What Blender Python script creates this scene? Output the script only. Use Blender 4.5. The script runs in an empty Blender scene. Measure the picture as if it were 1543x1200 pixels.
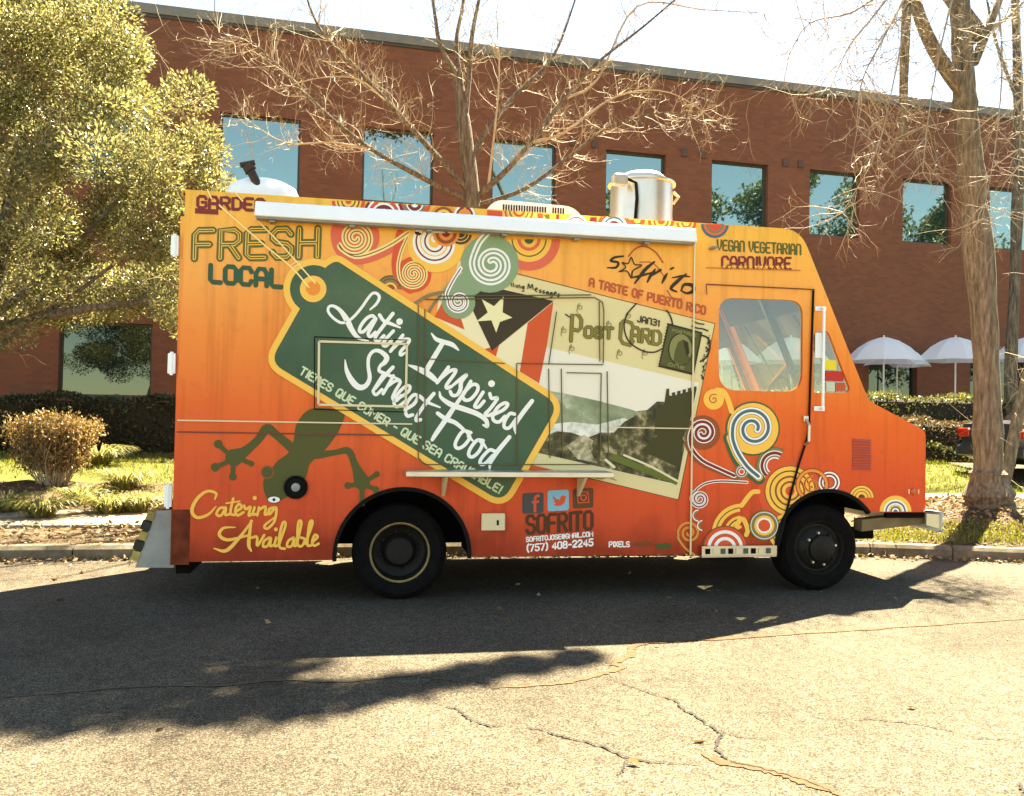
import bpy, math, random
import numpy as np
from mathutils import Vector, Matrix
from mathutils.geometry import tessellate_polygon
R = math.radians
scn = bpy.context.scene
col = scn.collection
rng = np.random.default_rng(7)
random.seed(7)

# ------------------------------------------------------------------ camera, sky, sun, exposure
CAM = Vector((0.0, -6.4, 1.448))
YAW, PITCH, ROLL, FPX = R(10.433), R(1.1), R(1.09), 1250.0
F0 = Vector((math.sin(YAW), math.cos(YAW), 0)); R0 = Vector((math.cos(YAW), -math.sin(YAW), 0)); UP = Vector((0, 0, 1))
FW = F0 * math.cos(PITCH) + UP * math.sin(PITCH)
U0 = -F0 * math.sin(PITCH) + UP * math.cos(PITCH)
RT = R0 * math.cos(ROLL) + U0 * math.sin(ROLL)
UV = -R0 * math.sin(ROLL) + U0 * math.cos(ROLL)
cd = bpy.data.cameras.new('camera'); cam = bpy.data.objects.new('camera', cd); col.objects.link(cam)
m = Matrix((RT, UV, -FW)).transposed().to_4x4(); m.translation = CAM
cam.matrix_world = m
cd.sensor_fit = 'HORIZONTAL'; cd.sensor_width = 36.0; cd.lens = FPX / 1543.0 * 36.0
cd.clip_start = 0.05; cd.clip_end = 3000
scn.camera = cam

SUNV = Vector((0.47, 0.44, 1.0)).normalized()          # towards the sun
ELEV = math.asin(SUNV.z); AZ = math.atan2(SUNV.x, SUNV.y)
w = bpy.data.worlds.new('World'); scn.world = w; w.use_nodes = True
nt = w.node_tree; nt.nodes.clear()
sky = nt.nodes.new('ShaderNodeTexSky'); sky.sky_type = 'NISHITA'; sky.sun_disc = False
sky.sun_elevation = ELEV; sky.sun_rotation = AZ; sky.air_density = 0.85; sky.dust_density = 0.15; sky.ozone_density = 0.3
bg = nt.nodes.new('ShaderNodeBackground'); bg.inputs['Strength'].default_value = 0.05
ow = nt.nodes.new('ShaderNodeOutputWorld')
nt.links.new(sky.outputs[0], bg.inputs['Color']); nt.links.new(bg.outputs[0], ow.inputs['Surface'])
sl = bpy.data.lights.new('sun', 'SUN'); sl.energy = 5.0; sl.angle = R(0.5); sl.color = (1.0, 0.93, 0.82)
so = bpy.data.objects.new('sun', sl); col.objects.link(so); so.rotation_euler = SUNV.to_track_quat('Z', 'Y').to_euler(); so.location = (20, 20, 40)
vs = scn.view_settings
vs.view_transform = 'Standard'; vs.look = 'None'; vs.gamma = 1.0; vs.use_curve_mapping = False; vs.exposure = 3.45; vs.use_white_balance = True; vs.white_balance_temperature = 8600; vs.white_balance_tint = 6

# ------------------------------------------------------------------ photo pixel -> point on a plane of constant Y in the place
def ray(px, py): return FW * FPX + RT * (px - 771.5) - UV * (py - 600.0)
def at(px, py, Y=0.0):
    d = ray(px, py); return CAM + d * ((Y + 6.4) / d.y)
def gnd(px, py, z=0.0):
    d = ray(px, py); return CAM + d * ((z - 1.448) / d.z)

# ------------------------------------------------------------------ materials
def lin(c):
    return tuple(((v / 255) / 12.92 if v <= 10 else ((v / 255 + .055) / 1.055) ** 2.4) for v in c)
MATS = {}
def nodes(name):
    mt = bpy.data.materials.new(name); mt.use_nodes = True
    return mt, mt.node_tree, mt.node_tree.nodes['Principled BSDF']
def mat(name, rgb, rough=.6, metal=0.0, var=0.0, scale=8.0, bump=0.0, spec=.5, srgb=True, gain=.85, detail=6.0, bscale=None):
    if name in MATS: return MATS[name]
    mt, t, p = nodes(name)
    c = tuple(v * gain for v in lin(rgb)) if srgb else rgb
    p.inputs['Base Color'].default_value = (*c, 1); p.inputs['Roughness'].default_value = rough
    p.inputs['Metallic'].default_value = metal; p.inputs['Specular IOR Level'].default_value = spec
    if var > 0 or bump > 0:
        tc = t.nodes.new('ShaderNodeTexCoord'); n = t.nodes.new('ShaderNodeTexNoise')
        n.inputs['Scale'].default_value = scale; n.inputs['Detail'].default_value = detail
        t.links.new(tc.outputs['Object'], n.inputs['Vector'])
        if var > 0:
            r = t.nodes.new('ShaderNodeValToRGB')
            a = tuple(max(0, v * (1 - var)) for v in c); b = tuple(min(1, v * (1 + var)) for v in c)
            r.color_ramp.elements[0].position = .32; r.color_ramp.elements[0].color = (*a, 1)
            r.color_ramp.elements[1].position = .68; r.color_ramp.elements[1].color = (*b, 1)
            t.links.new(n.outputs['Fac'], r.inputs[0]); t.links.new(r.outputs[0], p.inputs['Base Color'])
        if bump > 0:
            b2 = t.nodes.new('ShaderNodeBump'); b2.inputs['Strength'].default_value = bump; b2.inputs['Distance'].default_value = .02
            src = n
            if bscale:
                src = t.nodes.new('ShaderNodeTexNoise'); src.inputs['Scale'].default_value = bscale; src.inputs['Detail'].default_value = 5
                t.links.new(tc.outputs['Object'], src.inputs['Vector'])
            t.links.new(src.outputs['Fac'], b2.inputs['Height']); t.links.new(b2.outputs[0], p.inputs['Normal'])
    MATS[name] = mt
    return mt
def ramp_mat(name, stops, scale, rough=.9, detail=8.0, bump=.4, bdist=.02, second=None, stretch=None):
    """noise driven colour ramp; stops [(pos, linear rgb)]"""
    mt, t, p = nodes(name); p.inputs['Roughness'].default_value = rough; p.inputs['Specular IOR Level'].default_value = .25
    tc = t.nodes.new('ShaderNodeTexCoord')
    n = t.nodes.new('ShaderNodeTexNoise'); n.inputs['Scale'].default_value = scale; n.inputs['Detail'].default_value = detail; n.inputs['Roughness'].default_value = .65
    if stretch:
        mp = t.nodes.new('ShaderNodeMapping'); mp.inputs['Scale'].default_value = stretch; t.links.new(tc.outputs['Object'], mp.inputs['Vector']); t.links.new(mp.outputs[0], n.inputs['Vector'])
    else: t.links.new(tc.outputs['Object'], n.inputs['Vector'])
    r = t.nodes.new('ShaderNodeValToRGB'); e = r.color_ramp.elements
    e[0].position, e[0].color = stops[0][0], (*stops[0][1], 1); e[1].position, e[1].color = stops[-1][0], (*stops[-1][1], 1)
    for s in stops[1:-1]:
        q = e.new(s[0]); q.color = (*s[1], 1)
    t.links.new(n.outputs['Fac'], r.inputs[0]); out = r.outputs[0]
    if second:
        s2, lo, hi = second
        n2 = t.nodes.new('ShaderNodeTexNoise'); n2.inputs['Scale'].default_value = s2; n2.inputs['Detail'].default_value = 4
        t.links.new(tc.outputs['Object'], n2.inputs['Vector'])
        r2 = t.nodes.new('ShaderNodeValToRGB'); r2.color_ramp.elements[0].position = .35; r2.color_ramp.elements[1].position = .65
        r2.color_ramp.elements[0].color = (*lo, 1); r2.color_ramp.elements[1].color = (*hi, 1)
        t.links.new(n2.outputs['Fac'], r2.inputs[0])
        mx = t.nodes.new('ShaderNodeMix'); mx.data_type = 'RGBA'; mx.blend_type = 'MULTIPLY'; mx.inputs[0].default_value = 1
        t.links.new(out, mx.inputs[6]); t.links.new(r2.outputs[0], mx.inputs[7]); out = mx.outputs[2]
    t.links.new(out, p.inputs['Base Color'])
    if bump:
        b = t.nodes.new('ShaderNodeBump'); b.inputs['Strength'].default_value = bump; b.inputs['Distance'].default_value = bdist
        t.links.new(n.outputs['Fac'], b.inputs['Height']); t.links.new(b.outputs[0], p.inputs['Normal'])
    MATS[name] = mt
    return mt
def leaf_mat(name, a, b, trans=.35, rough=.45):
    mt, t, p = nodes(name); p.inputs['Roughness'].default_value = rough
    g = t.nodes.new('ShaderNodeNewGeometry'); r = t.nodes.new('ShaderNodeValToRGB')
    r.color_ramp.elements[0].color = (*a, 1); r.color_ramp.elements[1].color = (*b, 1)
    t.links.new(g.outputs['Random Per Island'], r.inputs[0]); t.links.new(r.outputs[0], p.inputs['Base Color'])
    tr = t.nodes.new('ShaderNodeBsdfTranslucent'); mx = t.nodes.new('ShaderNodeMixShader'); mx.inputs[0].default_value = trans
    hs = t.nodes.new('ShaderNodeHueSaturation'); hs.inputs['Value'].default_value = 1.5; hs.inputs['Saturation'].default_value = 1.1
    t.links.new(r.outputs[0], hs.inputs['Color']); t.links.new(hs.outputs[0], tr.inputs['Color'])
    t.links.new(p.outputs[0], mx.inputs[1]); t.links.new(tr.outputs[0], mx.inputs[2])
    t.links.new(mx.outputs[0], t.nodes['Material Output'].inputs['Surface'])
    MATS[name] = mt
    return mt
def glass_mat(name, tint, gloss, fac, rough=.01, solid=None):
    """thin pane: see-through (or dark room behind, 'solid') plus mirror reflection"""
    mt = bpy.data.materials.new(name); mt.use_nodes = True; t = mt.node_tree; t.nodes.clear()
    o = t.nodes.new('ShaderNodeOutputMaterial'); mx = t.nodes.new('ShaderNodeMixShader'); gl = t.nodes.new('ShaderNodeBsdfGlossy')
    gl.inputs['Color'].default_value = (*gloss, 1); gl.inputs['Roughness'].default_value = rough
    if solid:
        a = t.nodes.new('ShaderNodeBsdfDiffuse'); a.inputs['Color'].default_value = (*solid, 1)
    else:
        a = t.nodes.new('ShaderNodeBsdfTransparent'); a.inputs['Color'].default_value = (*tint, 1)
    mx.inputs[0].default_value = fac
    if solid:                                              # slightly wavy float glass
        tc = t.nodes.new('ShaderNodeTexCoord'); n = t.nodes.new('ShaderNodeTexNoise'); n.inputs['Scale'].default_value = .9
        b = t.nodes.new('ShaderNodeBump'); b.inputs['Strength'].default_value = .04; b.inputs['Distance'].default_value = .05
        t.links.new(tc.outputs['Object'], n.inputs['Vector']); t.links.new(n.outputs['Fac'], b.inputs['Height']); t.links.new(b.outputs[0], gl.inputs['Normal'])
    t.links.new(a.outputs[0], mx.inputs[1]); t.links.new(gl.outputs[0], mx.inputs[2]); t.links.new(mx.outputs[0], o.inputs['Surface'])
    MATS[name] = mt
    return mt

# ------------------------------------------------------------------ mesh building
ORG = {}
def setp(o, label=None, cat=None, group=None, kind=None):
    for k, v in (('label', label), ('category', cat), ('group', group), ('kind', kind)):
        if v: o[k] = v
    return o
def thing(name, label, cat, loc=(0, 0, 0), group=None):
    o = bpy.data.objects.new(name, None); col.objects.link(o); o.location = loc; o.empty_display_size = .2
    ORG[o.name] = Vector(loc); return setp(o, label, cat, group)
def copy_tree(o, parent=None):
    c = o.copy(); col.objects.link(c); c.parent = parent
    for ch in list(o.children): copy_tree(ch, c)
    return c
class MB:
    def __init__(s): s.v = []; s.f = []; s.m = []; s.ms = []
    def mi(s, mt):
        if mt not in s.ms: s.ms.append(mt)
        return s.ms.index(mt)
    def add(s, vs_, fs, mt):
        o = len(s.v); k = s.mi(mt); s.v.extend([tuple(q) for q in vs_])
        for f in fs: s.f.append(tuple(i + o for i in f)); s.m.append(k)
        return s
    def box(s, x0, x1, y0, y1, z0, z1, mt, bev=0.0):
        if bev <= 0:
            v = [(x0, y0, z0), (x1, y0, z0), (x1, y1, z0), (x0, y1, z0), (x0, y0, z1), (x1, y0, z1), (x1, y1, z1), (x0, y1, z1)]
            f = [(0, 3, 2, 1), (4, 5, 6, 7), (0, 1, 5, 4), (1, 2, 6, 5), (2, 3, 7, 6), (3, 0, 4, 7)]
            return s.add(v, f, mt)
        b = bev; v = []
        for z, i in ((z0, b), (z0 + b, 0), (z1 - b, 0), (z1, b)):
            X0, X1, Y0, Y1 = x0 + i, x1 - i, y0 + i, y1 - i
            v += [(X0 + b, Y0, z), (X1 - b, Y0, z), (X1, Y0 + b, z), (X1, Y1 - b, z), (X1 - b, Y1, z), (X0 + b, Y1, z), (X0, Y1 - b, z), (X0, Y0 + b, z)]
        f = [tuple(range(7, -1, -1)), tuple(range(24, 32))]
        for r_ in range(3):
            for k in range(8): f.append((r_ * 8 + k, r_ * 8 + (k + 1) % 8, r_ * 8 + 8 + (k + 1) % 8, r_ * 8 + 8 + k))
        return s.add(v, f, mt)
    def tube(s, pts, rad, mt, n=6, cap=True):
        pts = [Vector(p) for p in pts]; N = len(pts)
        if not hasattr(rad, '__len__'): rad = [rad] * N
        o = len(s.v); k = s.mi(mt); prev = None
        for i, p in enumerate(pts):
            d = (pts[min(i + 1, N - 1)] - pts[max(i - 1, 0)])
            if d.length < 1e-9: d = Vector((0, 0, 1))
            d.normalize()
            if prev is None:
                a = d.cross(Vector((0, 0, 1)) if abs(d.z) < .9 else Vector((1, 0, 0))).normalized()
            else:
                a = (prev - d * prev.dot(d))
                a = a.normalized() if a.length > 1e-6 else d.orthogonal().normalized()
            prev = a; b = d.cross(a)
            for j in range(n):
                t = 2 * math.pi * j / n; q = p + (a * math.cos(t) + b * math.sin(t)) * rad[i]; s.v.append((q.x, q.y, q.z))
        for i in range(N - 1):
            for j in range(n):
                s.f.append((o + i * n + j, o + i * n + (j + 1) % n, o + (i + 1) * n + (j + 1) % n, o + (i + 1) * n + j)); s.m.append(k)
        if cap:
            s.f.append(tuple(o + j for j in range(n - 1, -1, -1))); s.m.append(k)
            s.f.append(tuple(o + (N - 1) * n + j for j in range(n))); s.m.append(k)
        return s
    def lathe(s, prof, c, axis, mt, n=32):
        """prof [(r, h)] around axis 'y' or 'z' through c"""
        o = len(s.v); k = s.mi(mt)
        for r_, h in prof:
            for j in range(n):
                t = 2 * math.pi * j / n; x, y = r_ * math.cos(t), r_ * math.sin(t)
                s.v.append((c[0] + x, c[1] + y, c[2] + h) if axis == 'z' else (c[0] + x, c[1] + h, c[2] + y))
        for i in range(len(prof) - 1):
            for j in range(n):
                q = (o + i * n + j, o + i * n + (j + 1) % n, o + (i + 1) * n + (j + 1) % n, o + (i + 1) * n + j)
                s.f.append(q if axis == 'z' else q[::-1]); s.m.append(k)
        return s
    def plate(s, outer, holes, y0, y1, mt):
        """XZ polygon with holes, between two Y planes"""
        loops = [outer] + list(holes); pts = [p for l in loops for p in l]; n = len(pts)
        tri = tessellate_polygon([[Vector((p[0], p[1], 0)) for p in l] for l in loops])
        v = [(p[0], y0, p[1]) for p in pts] + [(p[0], y1, p[1]) for p in pts]; f = []
        for t in tri:
            a, b, c_ = t
            cr = (pts[b][0] - pts[a][0]) * (pts[c_][1] - pts[a][1]) - (pts[b][1] - pts[a][1]) * (pts[c_][0] - pts[a][0])
            if cr < 0: a, c_ = c_, a
            f += [(a, b, c_), (c_ + n, b + n, a + n)]
        o = 0
        for l in loops:
            k = len(l)
            for i in range(k): f.append((o + i, o + (i + 1) % k, o + (i + 1) % k + n, o + i + n))
            o += k
        return s.add(v, f, mt)
    def build(s, name, parent=None, smooth=False, kind=None, label=None):
        org = ORG.get(parent.name, Vector((0, 0, 0))) if parent else Vector((0, 0, 0))
        me = bpy.data.meshes.new(name)
        v = np.array(s.v, dtype=np.float32).reshape(-1, 3) - np.array(org, dtype=np.float32)
        fast_mesh(me, v, s.f, s.m)
        for mt in s.ms: me.materials.append(mt)
        me.polygons.foreach_set('use_smooth', np.full(len(me.polygons), bool(smooth)))
        if smooth:
            try: me.set_sharp_from_angle(angle=R(38))
            except Exception: pass
        o = bpy.data.objects.new(name, me); col.objects.link(o)
        if parent: o.parent = parent
        ORG[o.name] = org
        return setp(o, label, None, None, kind)
def fast_mesh(me, v, faces, midx):
    ln = np.array([len(f) for f in faces], dtype=np.int32); st = np.concatenate([[0], np.cumsum(ln)[:-1]]).astype(np.int32)
    lp = np.array([i for f in faces for i in f], dtype=np.int32)
    me.vertices.add(len(v)); me.vertices.foreach_set('co', v.astype(np.float32).ravel())
    me.loops.add(len(lp)); me.loops.foreach_set('vertex_index', lp)
    me.polygons.add(len(ln)); me.polygons.foreach_set('loop_start', st)
    me.polygons.foreach_set('material_index', np.array(midx, dtype=np.int32))
    me.update(calc_edges=True); me.validate()
def leaves_obj(name, P, Dr, size, width, mt, parent=None, kind=None, fold=.25):
    """many small folded diamond leaves: points P, pointing along Dr"""
    n = len(P); P = np.asarray(P, float); Dr = np.asarray(Dr, float)
    Dr /= np.linalg.norm(Dr, axis=1)[:, None] + 1e-9
    q = rng.normal(size=(n, 3)); s_ = np.cross(Dr, q); s_ /= np.linalg.norm(s_, axis=1)[:, None] + 1e-9
    nn = np.cross(Dr, s_); L = (np.asarray(size) * np.ones(n))[:, None]; W = L * width
    org = np.array(ORG.get(parent.name, (0, 0, 0))) if parent else np.zeros(3)
    v = np.stack([P, P + Dr * L * .5 + s_ * W * .5 + nn * W * fold, P + Dr * L, P + Dr * L * .5 - s_ * W * .5 + nn * W * fold], 1).reshape(-1, 3) - org
    b = np.arange(n)[:, None] * 4
    tri = np.concatenate([b + [0, 1, 2], b + [0, 2, 3]], 1).reshape(-1)
    me = bpy.data.meshes.new(name); me.vertices.add(len(v)); me.vertices.foreach_set('co', v.astype(np.float32).ravel())
    me.loops.add(len(tri)); me.loops.foreach_set('vertex_index', tri.astype(np.int32))
    k = len(tri) // 3; me.polygons.add(k); me.polygons.foreach_set('loop_start', (np.arange(k) * 3).astype(np.int32))
    me.update(calc_edges=True); me.materials.append(mt)
    o = bpy.data.objects.new(name, me); col.objects.link(o)
    if parent: o.parent = parent
    return setp(o, kind=kind)
def smooth_path(pts, sub=6, closed=False):
    """Catmull-Rom through points of any dimension"""
    p = [np.array(q, float) for q in pts]; n = len(p); out = []
    for i in range(n if closed else n - 1):
        p0 = p[(i - 1) % n] if (closed or i > 0) else 2 * p[0] - p[1]
        p1 = p[i]; p2 = p[(i + 1) % n]
        p3 = p[(i + 2) % n] if (closed or i + 2 < n) else 2 * p[n - 1] - p[n - 2]
        for k in range(sub):
            t = k / sub
            out.append(.5 * ((2 * p1) + (p2 - p0) * t + (2 * p0 - 5 * p1 + 4 * p2 - p3) * t * t + (3 * p1 - p0 - 3 * p2 + p3) * t ** 3))
    if not closed: out.append(p[-1])
    return out

# ------------------------------------------------------------------ the ground
def sstep(a, b, x):
    t = min(1, max(0, (x - a) / (b - a))); return t * t * (3 - 2 * t)
KP = [(-60, 2.0), (0, 2.0), (3.5, 1.88), (5.3, 1.66), (6.8, 1.2), (8.5, .45), (11, -1.2), (16, -6), (24, -18)]
def YK(x):
    for (a, b), (c_, d) in zip(KP, KP[1:]):
        if x <= c_: return b + (d - b) * (x - a) / (c_ - a)
    return KP[-1][1]
def T(x, y):
    w_ = .15 + .22 * sstep(1.5, 8, x)
    if y < 4.6:
        z = .13 + (w_ - .13) * sstep(YK(x), 3.2, y)
    else:
        z = w_ + .37 * sstep(4.4, 8.8, y) + .03 * max(0, min(y, 12) - 9)
    z += .13 * math.exp(-((x - 7.8) ** 2 + (y - 2.6) ** 2) / .9)
    return z
def asphalt_mat():
    mt, t, p = nodes('asphalt'); p.inputs['Roughness'].default_value = .93; p.inputs['Specular IOR Level'].default_value = .2
    tc = t.nodes.new('ShaderNodeTexCoord'); L = t.links.new
    def ramp(src, st):
        r = t.nodes.new('ShaderNodeValToRGB'); e = r.color_ramp.elements; e[0].position, e[0].color = st[0][0], (*st[0][1], 1); e[1].position, e[1].color = st[-1][0], (*st[-1][1], 1)
        for q in st[1:-1]: z = e.new(q[0]); z.color = (*q[1], 1)
        L(src, r.inputs[0]); return r.outputs[0]
    def noise(sc, det=6):
        n = t.nodes.new('ShaderNodeTexNoise'); n.inputs['Scale'].default_value = sc; n.inputs['Detail'].default_value = det; L(tc.outputs['Object'], n.inputs['Vector']); return n.outputs['Fac']
    def mul(a, b):
        m_ = t.nodes.new('ShaderNodeMix'); m_.data_type = 'RGBA'; m_.blend_type = 'MULTIPLY'; m_.inputs[0].default_value = 1; L(a, m_.inputs[6]); L(b, m_.inputs[7]); return m_.outputs[2]
    v = t.nodes.new('ShaderNodeTexVoronoi'); v.inputs['Scale'].default_value = 150; v.inputs['Randomness'].default_value = 1; L(tc.outputs['Object'], v.inputs['Vector'])
    sp = t.nodes.new('ShaderNodeSeparateColor'); L(v.outputs['Color'], sp.inputs[0])
    stone = ramp(sp.outputs[0], [(0, (.026, .023, .018)), (.22, (.085, .076, .060)), (.6, (.128, .116, .094)), (.9, (.19, .17, .135)), (1, (.30, .275, .23))])
    gap = ramp(v.outputs['Distance'], [(.35, (1, 1, 1)), (.75, (.45, .43, .40))])
    patch = ramp(noise(.8, 5), [(.34, (.47, .45, .42)), (.5, (.65, .635, .60)), (.66, (.77, .755, .72))]); mid = ramp(noise(14, 4), [(.35, (.80, .78, .74)), (.65, (1.1, 1.1, 1.08))])
    L(mul(mul(mul(stone, gap), patch), mid), p.inputs['Base Color'])
    b = t.nodes.new('ShaderNodeBump'); b.inputs['Strength'].default_value = .55; b.inputs['Distance'].default_value = .006; b.invert = True; L(v.outputs['Distance'], b.inputs['Height']); L(b.outputs[0], p.inputs['Normal'])
    MATS['asphalt'] = mt; return mt
GM = asphalt_mat()
FARG = ramp_mat('far_earth', [(0.3, (0.03, 0.036, 0.015)), (0.7, (0.06, 0.066, 0.027))], 2)
mb = MB(); mb.box(-900, 900, -900, 900, -.35, -.30, FARG); setp(mb.build('ground'), kind='structure')
mb = MB(); N = len(KP)
mb.add([(-60, -40, 0), (30, -40, 0), (30, -18, 0)] + [(x, y, 0) for x, y in KP[::-1]], [], GM)
tri = tessellate_polygon([[Vector(v) for v in mb.v]]); mb.f = [tuple(t) if (Vector(mb.v[t[1]]) - Vector(mb.v[t[0]])).cross(Vector(mb.v[t[2]]) - Vector(mb.v[t[0]])).z > 0 else tuple(t[::-1]) for t in tri]; mb.m = [0] * len(mb.f)
road = setp(mb.build('road'), kind='structure')
# cracks and sealed joints in the asphalt
CRK = mat('crack_black', (20, 17, 12), .95); SEAL = mat('crack_sealant_tan', (118, 96, 72), .9, var=.25, scale=30, gain=.42, spec=.1)
DSEAL = mat('crack_sealant_dark', (70, 60, 42), .8)
def ground_strip(name, pts, wd, mt, z, jit=0.0):
    p = [gnd(*q) for q in pts]; path = smooth_path([(v.x, v.y) for v in p], 8); b = MB(); vv = []
    for i, q in enumerate(path):
        d = np.array(path[min(i + 1, len(path) - 1)]) - np.array(path[max(i - 1, 0)]); d /= np.linalg.norm(d) + 1e-9
        n_ = np.array([-d[1], d[0]]); wv = wd * .95 * (.45 + 1.1 * rng.random()) * min(1, .25 + 3 * min(i, len(path) - 1 - i) / len(path)); c_ = q + n_ * rng.normal() * jit
        vv += [(*(c_ + n_ * wv / 2), z), (*(c_ - n_ * wv / 2), z)]
    b.add(vv, [(2 * i, 2 * i + 1, 2 * i + 3, 2 * i + 2) for i in range(len(path) - 1)], mt)
    return b.build(name, road)
for pts, wd, mt, z in [
    ([(915, 1023), (940, 1031), (985, 1047), (1015, 1056), (1028, 1068), (1048, 1080), (1062, 1090), (1078, 1100), (1086, 1108), (1082, 1120), (1080, 1130), (1092, 1142), (1110, 1152), (1160, 1162), (1215, 1178), (1260, 1196)], .013, CRK, .006),
    ([(762, 1094), (815, 1101), (850, 1112), (900, 1124), (945, 1143), (1000, 1150), (1070, 1155)], .011, CRK, .006),
    ([(945, 1143), (940, 1158), (930, 1172)], .008, CRK, .006),
    ([(660, 1063), (690, 1070), (705, 1083), (740, 1095), (762, 1094)], .010, CRK, .006),
    ([(1270, 1084), (1330, 1086), (1390, 1093), (1450, 1106)], .008, CRK, .006),
    ([(1086, 1100), (1110, 1110), (1140, 1113)], .007, CRK, .006),
    ([(1455, 1113), (1500, 1114), (1560, 1118)], .007, CRK, .006), ([(1535, 1180), (1545, 1200), (1550, 1215)], .012, CRK, .006)]:
    ground_strip('crack', pts, wd, mt, z, .006)
for pts, wd, mt, z in [
    ([(740, 1038), (830, 1032), (880, 1024), (920, 1012), (938, 1006), (925, 1000), (950, 988), (955, 975), (985, 969), (1100, 962), (1250, 953), (1400, 943), (1600, 930)], .05, SEAL, .004),
    ([(1058, 1136), (1090, 1150), (1150, 1160), (1190, 1172), (1240, 1188), (1275, 1206)], .055, SEAL, .004),
    ([(-60, 1056), (60, 1048), (200, 1036), (330, 1034), (420, 1026), (520, 1028), (620, 1020), (720, 1032)], .022, DSEAL, .004)]:
    ground_strip('sealed_crack', pts, wd, mt, z, .004)

# kerb: separate stones along the road edge
CON = ramp_mat('concrete', [(0.3, (0.18, 0.162, 0.126)), (0.7, (0.264, 0.24, 0.192))], 9, rough=.9, bump=.25, second=(1.3, (.72, .68, .6), (1, 1, 1)))
KCON = ramp_mat('kerb_concrete', [(0.3, (0.105, 0.09, 0.0638)), (0.7, (0.2025, 0.18, 0.135))], 12, rough=.9, bump=.3, second=(2, (.6, .55, .45), (1, 1, 1)))
kerb = setp(bpy.data.objects.new('kerb', None), kind='structure'); col.objects.link(kerb)
x = -9.0; xs = []
while x < 9.6: xs.append(x); x += 1.6 if x < 3 else .8
for xa, xb in zip(xs, xs[1:]):
    b = MB(); xb2 = xb - .012
    def kp(xx, off, z):
        d = (YK(xx + .1) - YK(xx - .1)) / .2; n_ = Vector((-d, 1)).normalized(); return (xx + n_.x * off, YK(xx) + n_.y * off, z)
    v = []
    for xx in (xa, xb2): v += [kp(xx, 0, -.1), kp(xx, .0, .10), kp(xx, .03, .135), kp(xx, .15, .135), kp(xx, .15, -.1)]
    b.add(v, [(0, 5, 6, 1), (1, 6, 7, 2), (2, 7, 8, 3), (3, 8, 9, 4), (0, 1, 2, 3, 4), (9, 8, 7, 6, 5)], KCON); b.build('kerb_stone', kerb)

def terrain(name, x0, x1, ya, yb, nx, ny, mt, dz=0.0, jit=0.0):
    b = MB(); v = []
    for i in range(nx + 1):
        X = x0 + (x1 - x0) * i / nx; a = ya(X) if callable(ya) else ya; c_ = yb(X) if callable(yb) else yb
        for j in range(ny + 1):
            Y = a + (c_ - a) * j / ny; v.append((X, Y, T(X, Y) + dz + jit * rng.normal()))
    f = [(i * (ny + 1) + j, (i + 1) * (ny + 1) + j, (i + 1) * (ny + 1) + j + 1, i * (ny + 1) + j + 1) for i in range(nx) for j in range(ny)]
    b.add(v, f, mt); return b
MULCH = ramp_mat('mulch', [(0.28, (0.0217, 0.0149, 0.0087)), (0.5, (0.093, 0.0651, 0.0372)), (0.72, (0.2046, 0.1612, 0.0992))], 26, rough=.95, bump=.9, bdist=.04, second=(1.1, (.6, .55, .45), (1, 1, 1)))
LAWN = ramp_mat('lawn_turf', [(0.3, (0.0465, 0.0527, 0.0112)), (0.55, (0.093, 0.0992, 0.0186)), (0.75, (0.1488, 0.1426, 0.0372))], 14, rough=.95, bump=.8, bdist=.04, second=(.8, (.7, .75, .6), (1, 1, 1)))
setp(terrain('verge', -12, 14, lambda X: YK(X) + .14, 3.2, 104, 10, MULCH, -.015, .012).build('verge', smooth=True), kind='structure')
setp(terrain('lawn', -40, 60, 4.6, 40, 130, 60, LAWN, -.02, .012).build('lawn', smooth=True), kind='structure')
walk = setp(bpy.data.objects.new('sidewalk', None), kind='structure'); col.objects.link(walk)
for k in range(-8, 11):
    X0, X1 = k * 1.5, k * 1.5 + 1.488
    b = MB(); v = []
    for xx in (X0, X1):
        for yy in (3.21, 4.59): v += [(xx, yy, T(xx, yy) + .02), (xx, yy, T(xx, yy) - .1)]
    b.add(v, [(0, 4, 6, 2), (1, 3, 7, 5), (0, 1, 5, 4), (2, 6, 7, 3), (0, 2, 3, 1), (4, 5, 7, 6)], CON); b.build('slab', walk)
setp(terrain('driveway', 11.0, 22, 4.7, 7.6, 30, 10, GM, .012).build('driveway', smooth=True), kind='structure')
setp(terrain('mulch_bed', -12, -2.55, 4.62, 6.6, 40, 10, MULCH, .012, .015).build('mulch_bed', smooth=True), kind='structure')
setp(terrain('patio', 6, 30, 10.3, 14.6, 20, 6, CON, .02).build('patio'), kind='structure')

# grass and dead leaves nobody could count
def scatter(n, f):
    P = []
    while len(P) < n:
        q = f(); 
        if q is not None: P.append(q)
    return np.array(P)
GR = leaf_mat('grass_blade', (0.0558, 0.0682, 0.0093), (0.1612, 0.1612, 0.031), .4)
DRY = leaf_mat('dry_leaf', (0.0585, 0.0325, 0.013), (0.247, 0.1755, 0.091), .2, .7)
def gp(x0, x1, y0, y1, dens=None):
    def f():
        X = x0 + (x1 - x0) * rng.random(); Y = (y0(X) if callable(y0) else y0); Y = Y + ((y1(X) if callable(y1) else y1) - Y) * rng.random()
        if dens and rng.random() > dens(X, Y): return None
        return (X, Y, T(X, Y))
    return f
def blades(name, P, label, size):
    D = rng.normal(size=(len(P), 3)) * .45 + [0, 0, 1]
    return setp(leaves_obj(name, P, D, size * (.5 + rng.random(len(P))), .14, GR, kind='stuff'), label, 'grass')
P = np.concatenate([scatter(16000, gp(-6.5, -1.2, 5.6, 10.5, lambda X, Y: 1 if (X > -3.4 or Y > 7) else .05)), scatter(26000, gp(5, 17, 4.62, 9.0, lambda X, Y: 0 if (X > 10.95 and Y < 7.7) else 1))])
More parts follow.
